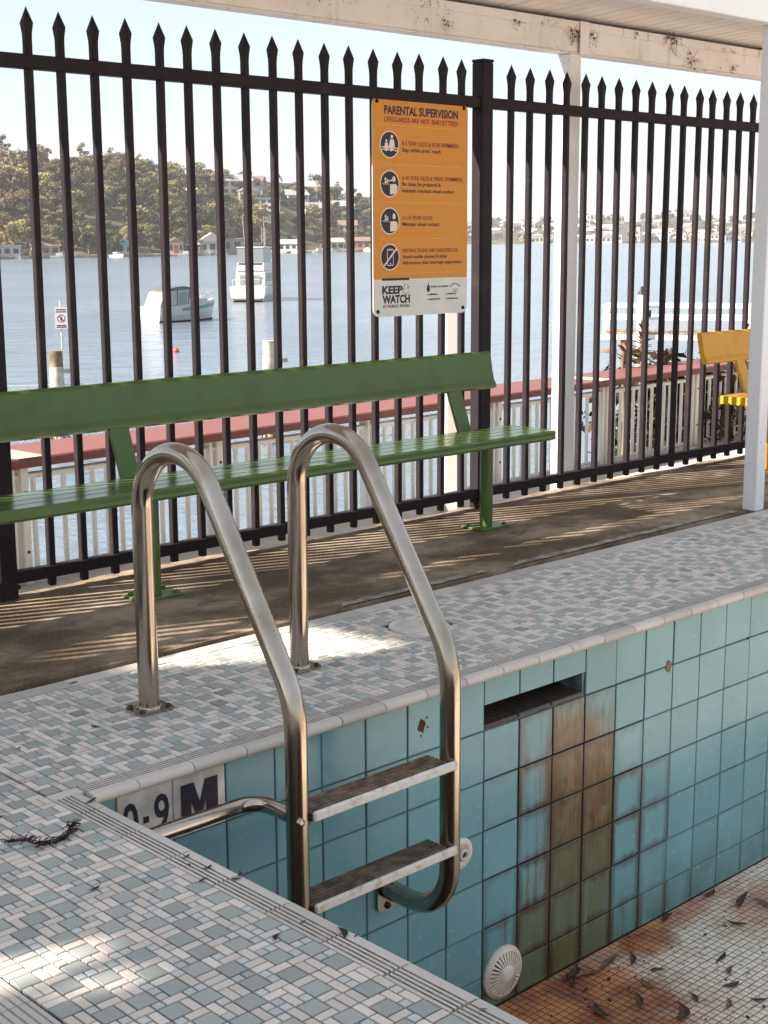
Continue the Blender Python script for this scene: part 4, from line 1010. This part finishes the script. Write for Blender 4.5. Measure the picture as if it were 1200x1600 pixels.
o = nt_.build('shark_net', fix=False); tag(o, 'pale diamond mesh net hung between the piles over the water', 'net')
p = at(275, 542, 71.6); mb = MB(); mb.lathe([(.001, -.2), (.13, -.12), (.165, 0), (.13, .12), (.05, .165), (.03, .22), (.001, .225)], 'buoy_red', 16, T=Matrix.Translation((p.x, p.y, -4.25))); o = mb.build('mooring_buoy'); tag(o, 'round red mooring buoy floating below the small cabin boat', 'buoy')

ja, jb = at(940, 519, 58), at(1260, 523, 58); jd = Vector((jb.x-ja.x, jb.y-ja.y, 0)); JL = jd.length
jt = thing('jetty', 'timber jetty with white rails over the water at right', 'jetty', (ja.x, ja.y, -4.3), atan2(jd.y, jd.x)); hz = ja.z+4.3
q = random.Random(2)
for k in range(int(JL/.30)+1):
    mb = MB(); mb.box(k*.30, k*.30+.28, 0, 2.2, hz-.06, hz, 'jetty_timber'); mb.build('plank', jt)
mb = MB(); mb.box(-.02, JL, -.10, -.002, hz-.28, hz-.08, 'baluster_white'); mb.box(-.02, JL, 2.2, 2.3, hz-.28, hz-.08, 'baluster_white'); mb.build('edge_beam', jt)
for x in (.9, 4.6, 8.3):
    for y in (.15, 2.0):
        mb = MB(); mb.tube([(x, y, -2), (x, y, 0), (x, y, hz-.07)], .14, 'pile_timber', 10); mb.build('pile', jt)
for y in (0.02, 2.15):
    for x in (.05, 2.9, 5.7, 8.4):
        mb = MB(); mb.box(x, x+.10, y, y+.08, hz+.001, hz+1.08, 'baluster_white'); mb.build('rail_post', jt)
    for z0, z1 in ((.98, 1.08), (.52, .62)) if y > 1 else ((.98, 1.08), (.50, .60)):
        mb = MB(); mb.box(0, JL, y-.03, y-.001, hz+z0, hz+z1, 'baluster_white'); mb.build('rail', jt)
mb = MB(); mb.box(-.25, .6, .2, .6, hz-.85, hz-.72, 'jetty_timber'); mb.build('landing_beam', jt)
t = thing('jetty_pile', 'thick white pile with dark pointed cap standing at the jetty', 'pile'); pp = at(1001, 519, 57.6); t.location = (pp.x, pp.y, -4.3)
mb = MB(); mb.tube([(0, 0, -2), (0, 0, 2), (0, 0, hz+1.5)], .17, 'baluster_white', 14); mb.build('shaft', t)
mb = MB(); mb.lathe([(.17, hz+1.5), (.15, hz+1.58), (.05, hz+1.72), (.07, hz+1.80), (.001, hz+1.84)], 'ink_dark', 12); mb.build('cap', t)
mb = MB(); mb.box(.05, .28, -.30, -.18, hz+.62, hz+.90, 'ink_dark', .02); mb.build('light_box', t)

def hull(b, L, Wd, H, m, sheer=.35, stripe=None):
    n_ = 14; ring = []
    for i in range(n_+1):
        u = i/n_; x = -L/2+L*u; w_ = Wd/2*(1-max(0, (u-.45)/.55)**2.2) if u < 1 else .01; w_ = max(w_, .02)
        zt = H*(1+sheer*u*u); zb = -.15+max(0, u-.8)*1.2; x2 = x+max(0, u-.6)*.9
        ring.append([(x, -w_*.80, zb), (x+(x2-x)*.5, -w_*.95, zt*.45), (x2, -w_, zt), (x2, w_, zt), (x+(x2-x)*.5, w_*.95, zt*.45), (x, w_*.80, zb)])
    vs = [p for r in ring for p in r]
    fs = []
    for i in range(n_):
        for k in range(6): fs.append((i*6+k, i*6+(k+1) % 6, i*6+6+(k+1) % 6, i*6+6+k))
    fs += [tuple(range(6)), tuple(range(n_*6, n_*6+6))]
    b.add(vs, fs, m); return ring
def boat_strip(b, ring, z0, z1, m, i0, off=.012):
    vs = []; 
    for s in (-1, 1):
        vs = []
        for r in ring[i0:]:
            lo, hi = (Vector(r[1]), Vector(r[2])) if s < 0 else (Vector(r[4]), Vector(r[3]))
            for u in (z0, z1): v = lo.lerp(hi, u); vs.append((v.x, v.y+s*off, v.z))
        n_ = len(ring)-i0; b.add(vs, [(2*i, 2*i+1, 2*i+3, 2*i+2) for i in range(n_-1)], m)
p = at(283, 492, 100)
bt = thing('cabin_boat', 'small white cabin boat with teal stripe and dark canvas canopy on the harbour', 'boat', (p.x, p.y, -4.3), 0, 'boats moored off the terrace')
bt.rotation_euler.z = radians(6); bt.scale = (1, 1, 1.12)
mb = MB(); rg = hull(mb, 5.6, 2.2, .95, 'hull_white'); mb.build('hull', bt)
mb = MB(); boat_strip(mb, rg, .38, .72, 'boat_stripe', 5); mb.build('stripe', bt)
mb = MB(); boat_strip(mb, [[(r[0][0], r[0][1]*1.02, -.05), (r[0][0], r[0][1]*1.04, -.06), (r[1][0], r[1][1]*1.0, .10), (r[4][0], r[4][1], .10), (r[5][0], r[5][1]*1.04, -.06), r[5]] for r in rg], 0, 1, 'antifoul', 0); mb.build('waterline', bt)
mb = MB(); mb.prism([(-.2, .95), (2.0, 1.05), (1.9, 1.2), (.9, 1.42), (-.2, 1.42)], -.75, .75, 'hull_white', 'y'); mb.build('cabin', bt)
mb = MB(); mb.prism([(.2, 1.425), (.95, 1.43), (.45, 2.0), (.15, 2.05)], -.72, .72, 'boat_clear', 'y'); mb.build('windscreen', bt)
mb = MB(); mb.prism([(-2.6, .95), (-.1, .96), (.10, 1.95), (-2.1, 1.85)], -.86, .86, 'boat_curtain', 'y'); mb.build('side_curtain', bt)
mb = MB()
for s in (-.866, .866):
    for a_, b_ in (((-2.6, .95), (-2.1, 1.86)), ((-1.1, .95), (-1.0, 1.88)), ((-.1, .96), (.1, 1.95)), ((-2.6, .96), (-.1, .97))): mb.tube([(a_[0], s, a_[1]), (b_[0], s, b_[1])], .035, 'boat_canvas', 5)
mb.build('canopy_frame', bt)
for s in (-1, 1):
    mb = MB(); mb.prism([(-.95, 1.08), (-.25, 1.08), (-.08, 1.80), (-.85, 1.75)], s*.868-.006, s*.868+.006, 'boat_clear', 'y'); mb.build('window', bt)
mb = MB(); mb.prism([(-2.15, 1.855), (.18, 1.96), (.15, 2.06), (-.4, 2.14), (-1.2, 2.10), (-2.1, 1.93)], -.9, .9, 'boat_canvas', 'y'); mb.build('canopy', bt)
mb = MB()
for s in (-1, 1): mb.tube([(1.2, s*.75, 1.1), (1.3, s*.75, 1.45), (2.4, s*.5, 1.62), (3.1, s*.08, 1.66)], .02, 'pile_white', 6); mb.tube([(2.3, s*.55, 1.2), (2.35, s*.52, 1.62)], .02, 'pile_white', 6)
mb.build('bow_rail', bt)
mb = MB(); mb.box(1.35, 2.1, -.5, .5, 1.24, 1.30, 'boat_canvas', .01); mb.build('hatch', bt)

p = at(405, 462, 134)
bt = thing('cruiser', 'tall white flybridge cruiser seen from its stern', 'boat', (p.x, p.y, -4.3), 0, 'boats moored off the terrace')
dv = px_dir(405); bt.rotation_euler.z = atan2(dv.y, dv.x)-.22
mb = MB(); rg = hull(mb, 9.5, 3.3, 1.35, 'hull_white', .3); mb.build('hull', bt)
mb = MB(); mb.box(-4.80, -4.755, -1.36, 1.36, -.12, .10, 'antifoul'); mb.build('waterline', bt)
mb = MB(); mb.box(-5.4, -4.77, -1.4, 1.4, .22, .34, 'jetty_timber', .03); mb.build('swim_platform', bt)
mb = MB(); mb.prism([(-3.6, 1.3), (2.6, 1.5), (1.2, 2.7), (-3.4, 2.75)], -1.35, 1.35, 'hull_white', 'y'); cb = mb.build('cabin', bt)
for s in (-1, 1):
    mb = MB(); mb.prism([(-3.0, 1.75), (1.5, 1.85), (.7, 2.5), (-2.9, 2.5)], s*1.362-.006, s*1.362+.006, 'window_glass', 'y'); mb.build('window', cb)
mb = MB(); mb.box(-3.63, -3.605, -.95, .95, 1.5, 2.35, 'boat_clear'); mb.build('door', cb)
mb = MB(); mb.prism([(-3.5, 2.76), (.9, 2.75), (.4, 3.5), (-3.3, 3.45)], -1.25, 1.25, 'hull_white', 'y'); mb.build('flybridge', bt)
mb = MB(); mb.box(-3.4, .2, -1.28, 1.28, 4.75, 4.86, 'hull_white', .03); cn = mb.build('canopy', bt)
mb = MB(); mb.prism([(-3.3, 3.46), (-.1, 3.5), (.1, 4.745), (-3.35, 4.745)], -1.2, 1.2, 'boat_clear', 'y'); mb.build('clear_curtain', bt)
mb = MB()
for s in (-1, 1):
    mb.tube([(-4.6, s*1.35, 1.35), (-4.65, s*1.35, 1.95), (-3.6, s*1.35, 1.95)], .025, 'pile_white', 6)
mb.tube([(-4.65, -1.35, 1.95), (-4.65, 0, 1.97), (-4.65, 1.35, 1.95)], .025, 'pile_white', 6)
for s in (-.6, 0, .6): mb.tube([(-4.65, s, 1.3), (-4.65, s, 1.96)], .02, 'pile_white', 5)
mb.build('stern_rail', bt)
for s in (-.9, .9): mb = MB(); mb.tube([(-1.5, s, 4.86), (-1.9, s*1.1, 7.6)], .03, 'pile_white', 5); mb.build('antenna', bt)
mb = MB(); mb.box(-3.36, -3.31, -1.1, 1.1, 3.0, 3.42, 'window_glass'); mb.build('window', bt)

# ------------------------------------------------------------------ far shores
def interp(tab, x):
    if x <= tab[0][0]: return tab[0][1]
    for (a, b), (c, d) in zip(tab, tab[1:]):
        if x <= c: return b+(d-b)*(x-a)/(c-a)
    return tab[-1][1]
SHORE_L = [(-500, 400), (0, 462), (280, 520), (440, 600), (580, 675), (700, 820)]
TOP_L = [(-500, 30), (0, 29), (90, 27), (150, 28), (215, 29), (270, 25), (330, 28), (400, 27), (470, 25), (540, 22), (600, 18), (650, 10), (700, 0)]
SHORE_R = [(560, 1450), (760, 1500), (960, 1600), (1200, 1720), (1500, 1900)]
TOP_R = [(560, 14), (740, 17), (850, 24), (900, 30), (950, 25), (990, 24), (1040, 34), (1080, 30), (1130, 22), (1160, 26), (1300, 24), (1500, 20)]
def terrain(name, shore, top, p0, p1, n_, depth, m='hill_ground'):
    vs = []; R_ = 9
    for i in range(n_+1):
        px = p0+(p1-p0)*i/n_; d0 = interp(shore, px); dv = px_dir(px)
        for j in range(R_+1):
            u = j/R_; d = d0+depth*u; h = interp(top, px)*(3*min(1, u*1.15)**2-2*min(1, u*1.15)**3)
            z = -4.9+1.6*min(1, u*20)+h+ (sin(px*.11+j)+sin(px*.037+j*2))*.6*min(1, u*3)
            vs.append((CAM.x+dv.x*d, CAM.y+dv.y*d, z))
    fs = [(i*(R_+1)+j, i*(R_+1)+j+1, (i+1)*(R_+1)+j+1, (i+1)*(R_+1)+j) for i in range(n_) for j in range(R_)]
    b = MB(); b.add(vs, fs, m, True); return b.build(name, kind='structure')
terrain('hillside', SHORE_L, TOP_L, -500, 700, 90, 170); terrain('hillside', SHORE_R, TOP_R, 560, 1500, 90, 320)
def hill_pt(px, u, shore, top, depth):
    d = interp(shore, px)+depth*u; dv = px_dir(px); uu = min(1, u*1.15); h = interp(top, px)*(3*uu**2-2*uu**3)
    return Vector((CAM.x+dv.x*d, CAM.y+dv.y*d, -4.9+1.6*min(1, u*20)+h))

def tree_proto(kind, seed):
    q = random.Random(seed); H = 11.0
    tr = MB(); cr = MB()
    if kind == 'pine':
        tr.tube([(0, 0, -1), (0, 0, 6), (0, 0, 13.5)], .3, 'bark', 6, rs=[.35, .25, .06])
        for k in range(11):
            z = 2.2+k*1.05; R_ = 3.0*(1-k/11.5)+.25
            for a in range(9):
                an = a*2*pi/9+k*.4; 
                for s in range(4):
                    r = R_*(s+1)/4; c = Vector((r*cos(an), r*sin(an), z-.12*s)); nr = Vector((q.gauss(0, .4), q.gauss(0, .4), 1)).normalized(); a_ = Vector((cos(an), sin(an), 0))*.62; b_ = nr.cross(a_).normalized()*.38
                    cr.add([c-a_, c+b_, c+a_, c-b_], [(0, 1, 2, 3)], 'dark_foliage')
        return tr.mesh('trunk'), cr.mesh('crown', False)
    sparse = kind == 'sparse'; mat = 'dark_foliage' if kind == 'dark' else 'gum_foliage'
    tr.tube([(0, 0, -1.5), (.2, .1, 2), (.1, -.2, 5), (.3, 0, 8.5)], .4, 'bark', 7, rs=[.45, .36, .27, .08])
    nb = {'gum': 13, 'dark': 12, 'sparse': 9}[kind]; blobs = []
    for k in range(nb):
        a = k*2.4+q.uniform(-.4, .4); z = q.uniform(3.0, 10.2) if not sparse else q.uniform(6.5, 11.5); r = q.uniform(.6, 3.6)*(1-.35*abs(z-6)/6) if not sparse else q.uniform(.5, 2.6)
        c = Vector((r*cos(a), r*sin(a), z)); blobs.append((c, q.uniform(1.25, 2.1) if not sparse else q.uniform(.6, 1.0)))
        tr.tube([(.15, 0, max(1.5, z-3.2)), (c.x*.5, c.y*.5, z-1.4), tuple(c)], .1, 'bark', 4, False, rs=[.16, .1, .04])
    blobs.append((Vector((0, 0, 9.5)), 1.6 if not sparse else .8))
    for c, R_ in blobs:
        for k in range(105 if not sparse else 40):
            v = Vector((q.gauss(0, 1), q.gauss(0, 1), q.gauss(0, .8))).normalized(); rr = q.uniform(.6, 1.08)
            p_ = c+Vector((v.x*R_*rr, v.y*R_*rr, v.z*R_*.72*rr)); nr = (v+Vector((q.gauss(0, .45), q.gauss(0, .45), q.gauss(0, .45)+.2))).normalized()
            s = q.uniform(.24, .46)*(1 if not sparse else .75); a_ = nr.orthogonal().normalized(); a_.rotate(Quaternion(nr, q.uniform(0, 6.28))); b_ = nr.cross(a_)*s*.7; a_ = a_*s
            cr.add([p_-a_, p_+b_, p_+a_, p_-b_], [(0, 1, 2, 3)], mat)
    return tr.mesh('trunk'), cr.mesh('crown', False)
PR = {'gum': [tree_proto('gum', s) for s in (1, 2, 3, 4)], 'dark': [tree_proto('dark', s) for s in (5, 6, 7)], 'sparse': [tree_proto('sparse', s) for s in (8, 9)], 'pine': [tree_proto('pine', 10)]}
def tree(kind, p, s, label, grp, q, far=False):
    far = 'distant' in label
    tm, cm = q.choice(PR[kind]); nm = {'gum': 'gum_tree', 'dark': 'broadleaf_tree', 'sparse': 'sparse_gum_tree', 'pine': 'pine_tree'}[kind]
    if far: nm = 'distant_tree'
    o = thing(nm, label, 'tree', tuple(p), q.uniform(0, 6.28), grp); o.scale = (s*q.uniform(.9, 1.25), s*q.uniform(.9, 1.25), s*q.uniform(.85, 1.1))
    a = link('trunk', tm, o); c = link('crown', cm, o); return o
q = random.Random(31)
H_CLEAR = [(405, 300, 60), ]
n_l = 0
for i in range(235):
    px = q.uniform(-70, 345); u = q.uniform(.02, 1.0)**1.1
    p = hill_pt(px, u, SHORE_L, TOP_L, 170); k = 'dark' if (px > 95 and q.random() < .45+.35*(u < .55)) or u < .15 and q.random() < .5 else 'gum'  # dark trees commoner low on the slope, standing in for its shadows
    tree(k, p, q.uniform(.8, 1.3)*(1.0 if u > .2 else .72), {'gum': 'sunlit olive gum tree on the wooded hillside across the water', 'dark': 'dark rounded tree on the wooded hillside across the water'}[k], 'trees on the wooded hillside', q)
for i in range(170):
    px = q.uniform(310, 640); u = q.uniform(.02, 1.0); p = hill_pt(px, u, SHORE_L, TOP_L, 170); k = 'dark' if q.random() < .38 else 'gum'
    tree(k, p, q.uniform(.5, 1.05), {'gum': 'tan gum tree among the pale houses across the water', 'dark': 'dark tree among the pale houses across the water'}[k], 'trees among the houses', q)
for px, u, s, lb in ((8, .9, 1.5, 'thin bare topped gum at the far left of the ridge'), (62, .95, 1.45, 'thin open crowned gum on the ridge between the first pickets'), (76, .85, 1.3, 'slender pale gum just right of the thin one on the ridge'), (131, .95, 1.6, 'tall wispy gum standing above the ridge house'), (180, .85, 1.35, 'spreading wispy gum at the crest of the ridge'), (218, .8, 1.2, 'wispy gum at the right end of the tall ridge')):
    tree('sparse', hill_pt(px, u, SHORE_L, TOP_L, 170), s, lb, None, q)
tree('pine', hill_pt(528, .75, SHORE_L, TOP_L, 170), 1.15, 'dark conical pine with layered branches left of the orange sign', None, q)
tree('dark', hill_pt(497, .75, SHORE_L, TOP_L, 170), 1.35, 'broad dark round tree beside the conical pine', None, q)

HM = {}
def house(p, W_, D_, Hh, wall_m, roof_m, rz, label, grp, roof='gable', nw=3, storeys=1, door=None):
    t = thing('house', label, 'house', tuple(p), rz, grp)
    mb = MB(); mb.box(-W_/2, W_/2, -D_/2, D_/2, -3, Hh, wall_m); w_ = mb.build('wall', t)
    e = .5; mb = MB()
    if roof == 'gable': mb.prism([(-D_/2-e, Hh-.15), (D_/2+e, Hh-.15), (0, Hh+D_*.30)], -W_/2-e, W_/2+e, roof_m, 'x')
    elif roof == 'end': mb.prism([(-W_/2-e, Hh-.15), (W_/2+e, Hh-.15), (0, Hh+W_*.32)], -D_/2-e, D_/2+e, roof_m, 'y')
    else: mb.box(-W_/2-e, W_/2+e, -D_/2-e, D_/2+e, Hh+.001, Hh+.35, roof_m)
    mb.build('roof', t)
    for s in range(storeys):
        z0 = Hh*(s+.28)/storeys; z1 = Hh*(s+.78)/storeys
        for k in range(nw):
            if door is not None and s == 0 and k == nw//2: continue
            x = -W_/2+W_*(k+.5)/nw; ww = W_/nw*.30
            mb = MB(); mb.box(x-ww, x+ww, -D_/2-.06, -D_/2-.002, z0, z1, 'window_glass'); mb.build('window', t)
            if k < 2:
                y = -D_/2+D_*(k+.5)/2; mb = MB(); mb.box(-W_/2-.06, -W_/2-.002, y-.7, y+.7, z0, z1, 'window_glass'); mb.build('window', t)
    if door: mb = MB(); mb.box(-.9, .9, -D_/2-.07, -D_/2-.002, 0, Hh*.72, door); mb.build('door', t)
    return t
def facing(px): d = px_dir(px); return atan2(d.y, d.x)-pi/2
G1 = 'houses on the near far-shore hillside'
for px, u, W_, D_, Hh, wm, rm, rf, nw, stn, off, lb in (
    (10, .62, 14, 9, 5, 'house_cream', 'roof_grey', 'flat', 4, 1, .2, 'grey roofed house half hidden by trees at the far left'), (12, .30, 12, 8, 6, 'house_brick', 'roof_grey', 'flat', 4, 2, 0, 'dark two storey house with tall windows low on the left hillside'),
    (122, .97, 17, 9, 4.5, 'house_white', 'roof_grey', 'flat', 5, 1, .1, 'long low white house on the ridge top'), (62, .75, 8, 7, 5, 'house_brick', 'roof_tile_red', 'gable', 3, 1, .4, 'small reddish house glimpsed among ridge trees'),
    (368, .72, 15, 10, 6.5, 'house_white', 'roof_grey', 'gable', 4, 2, .3, 'large white house high on the hill left of the cruiser'), (395, .80, 12, 9, 6, 'house_cream', 'roof_tile_red', 'gable', 3, 2, -.2, 'cream house under a red roof near the hill top'),
    (415, .78, 14, 9, 6.5, 'house_cream', 'roof_grey', 'gable', 4, 2, .3, 'cream gabled house in the upper row of the hill'), (446, .80, 16, 10, 7, 'house_white', 'roof_grey', 'flat', 4, 2, .1, 'white flat roofed house at the top of the hill'),
    (462, .62, 11, 9, 6, 'house_white', 'roof_grey', 'gable', 3, 2, .4, 'white gabled house below the flat roofed one'), (412, .47, 15, 9, 8, 'house_white', 'roof_teal', 'flat', 5, 3, .05, 'three storey white house with teal roof and wide window bands'),
    (490, .50, 13, 9, 5, 'house_white', 'roof_grey', 'gable', 3, 1, .5, 'long pale roofed house in the middle of the slope'), (536, .52, 10, 9, 7, 'house_cream', 'roof_grey', 'gable', 3, 2, .2, 'narrow cream house among trees left of the sign'),
    (543, .28, 9, 8, 6, 'house_cream', 'roof_tile_red', 'gable', 3, 2, 0, 'small cream house low on the slope near the pine'), (390, .62, 10, 8, 5, 'house_cream', 'roof_grey', 'end', 3, 1, .2, 'cream house with front gable above the three storey one'), (478, .72, 11, 8, 6, 'house_cream', 'roof_tile_red', 'gable', 3, 2, .2, 'cream house with red roof at the right of the upper row')):
    p = hill_pt(px, u, SHORE_L, TOP_L, 170); house(p, W_, D_, Hh, wm, rm, facing(px)+off, lb, G1, rf, nw, stn)
G2 = 'boat sheds along the far waterline'
for px, W_, D_, Hh, wm, rm, rf, nw, door, lb in ((10, 8, 6, 3, 'house_white', 'roof_grey', 'flat', 3, None, 'low white jetty shed at the far left waterline'), (68, 9, 6, 3.2, 'house_cream', 'roof_tile_red', 'gable', 3, None, 'cream boathouse with reddish roof at the left waterline'), (193, 6.5, 5, 3.2, 'house_white', 'roof_teal', 'end', 2, None, 'small white shed with teal roof by the dark trees'),
    (273, 5.2, 5, 4, 'house_white', 'roof_tile_red', 'end', 3, 'door_red', 'white gabled boat shed with a bright red door'), (298, 8, 5, 3, 'house_brick', 'roof_grey', 'flat', 3, None, 'brown flat shed right of the red door shed'), (330, 10, 7, 4.2, 'house_white', 'roof_grey', 'end', 3, None, 'wide white boathouse with pale roof'), (362, 8, 6, 5, 'house_cream', 'roof_grey', 'flat', 2, None, 'cream flat topped boathouse left of the cruiser'),
    (390, 8, 6, 3.2, 'house_white', 'roof_grey', 'flat', 3, None, 'white waterside shed directly behind the cruiser'), (452, 8, 6, 3, 'house_white', 'roof_grey', 'gable', 3, None, 'white waterside shed right of the cruiser'), (520, 9, 6, 3.6, 'house_cream', 'roof_grey', 'gable', 3, None, 'cream waterside shed below the pine'), (562, 9, 6, 4, 'house_brick', 'roof_tile_red', 'gable', 3, None, 'brick waterside shed next to the orange sign')):
    p = hill_pt(px, .02, SHORE_L, TOP_L, 170); p.z = -3.4; house(p, W_, D_, Hh, wm, rm, facing(px)+q.uniform(-.3, .3), lb, G2, rf, nw, 1, door)
for a, b_, k in ((-60, 110, 0), (110, 330, 1), (330, 590, 2)):        # stone foreshore
    mb = MB(); n_ = 40; vs = []
    for i in range(n_+1):
        px = a+(b_-a)*i/n_; d0 = interp(SHORE_L, px)-2; dv = px_dir(px)
        for dd, z in ((0, -4.6), (0.3, -3.5+q.uniform(-.3, .25)), (8, -3.35), (9, -4.8)): vs.append((CAM.x+dv.x*(d0+dd), CAM.y+dv.y*(d0+dd), z))
    mb.add(vs, [(i*4+j, i*4+j+1, i*4+5+j, i*4+4+j) for i in range(n_) for j in range(3)], 'sandstone'); o = mb.build('foreshore_wall'); tag(o, ('low stone foreshore wall at the far left', 'stone foreshore wall under the dark trees', 'stone foreshore wall along the pale houses')[k], 'wall')
# small moored craft along the far shore
hb = MB(); hull(hb, 6, 2.1, .9, 'hull_white'); HBm = hb.mesh('hull')
hb = MB(); hb.prism([(-1.2, .85), (1.2, .95), (.7, 1.8), (-1.1, 1.8)], -.8, .8, 'hull_white', 'y'); HCm = hb.mesh('cabin')
hb = MB(); hb.tube([(.6, 0, .8), (.6, 0, 6), (.6, 0, 10.5)], .09, 'hull_white', 6); HMm = hb.mesh('mast')
for px, off, mast, lb in ((92, 10, 0, 'low motor boat off the left foreshore'), (182, 14, 0, 'small white motor boat near the dark trees'), (290, 8, 0, 'white motor boat by the red door shed'), (318, 12, 0, 'white motor boat off the wide boathouse'), (345, 16, 0, 'white launch left of the cruiser'), (407, 8, 1, 'sailing yacht with tall mast behind the cruiser'), (414, 20, 1, 'second sailing yacht with mast just right of the other'),
    (436, 10, 0, 'white launch between the yachts and the sheds'), (462, 8, 0, 'small white boat at the shore right of the yachts'), (498, 30, 0, 'white motor boat lying out from the shore'), (515, 9, 0, 'white dinghy at the shore near the pine'), (575, 8, 0, 'small pale boat moored against the orange sign')):
    d = interp(SHORE_L, px)-off; dv = px_dir(px); t = thing('moored_boat', lb, 'boat', (CAM.x+dv.x*d, CAM.y+dv.y*d, -4.3), q.uniform(0, 6.28), 'boats moored along the far shore')
    link('hull', HBm, t); link('cabin', HCm, t)
    if mast: link('mast', HMm, t)
# far right shore: low wooded hills with pale houses
G3 = 'trees on the distant shore'; G4 = 'houses on the distant shore'
for i in range(170):
    px = q.uniform(725, 1200); u = q.uniform(.02, 1.0); p = hill_pt(px, u, SHORE_R, TOP_R, 320)
    tree('gum' if q.random() < .7 else 'dark', p, q.uniform(.55, 1.05), 'hazy tree on the distant low shore', G3, q)
for i in range(95):
    px = q.uniform(735, 1195); u = abs(q.gauss(.30, .22)); u = min(.9, u); p = hill_pt(px, u, SHORE_R, TOP_R, 320)
    house(p, q.uniform(9, 17), q.uniform(8, 11), q.uniform(4, 8), q.choice(('house_white', 'house_white', 'house_cream')), q.choice(('roof_tile_red', 'roof_grey', 'roof_grey', 'house_white')), facing(px)+q.uniform(-.6, .6), 'pale house among trees on the distant low shore', G4, q.choice(('gable', 'gable', 'flat', 'end')), 3, 1)
mb = MB(); mb.tube([(0, 0, -1), (0, 0, 2), (0, 0, 5)], .25, 'roof_teal', 8); mb.tube([(0, 0, 5), (0, 0, 5.6)], .5, 'roof_teal', 8); pm = at(897, 383, 1100); o = mb.build('channel_marker', loc=(pm.x, pm.y, -4.3)); tag(o, 'thin dark channel marker far out near the distant shore', 'marker')

# ------------------------------------------------------------------ air
mb = MB(); mb.box(-700, 3200, -60, 3200, -6.5, 75, 'hill_ground')
hz_ = mb.build('haze', kind='stuff'); hm = bpy.data.materials.new('haze_air'); hm.use_nodes = True; hm.node_tree.nodes.clear()
pv = hm.node_tree.nodes.new('ShaderNodeVolumePrincipled'); pv.inputs['Color'].default_value = (.93, .95, 1, 1); pv.inputs['Density'].default_value = .00017; pv.inputs['Anisotropy'].default_value = .2
ho = hm.node_tree.nodes.new('ShaderNodeOutputMaterial'); hm.node_tree.links.new(pv.outputs[0], ho.inputs['Volume'])
hz_.data.materials.clear(); hz_.data.materials.append(hm)
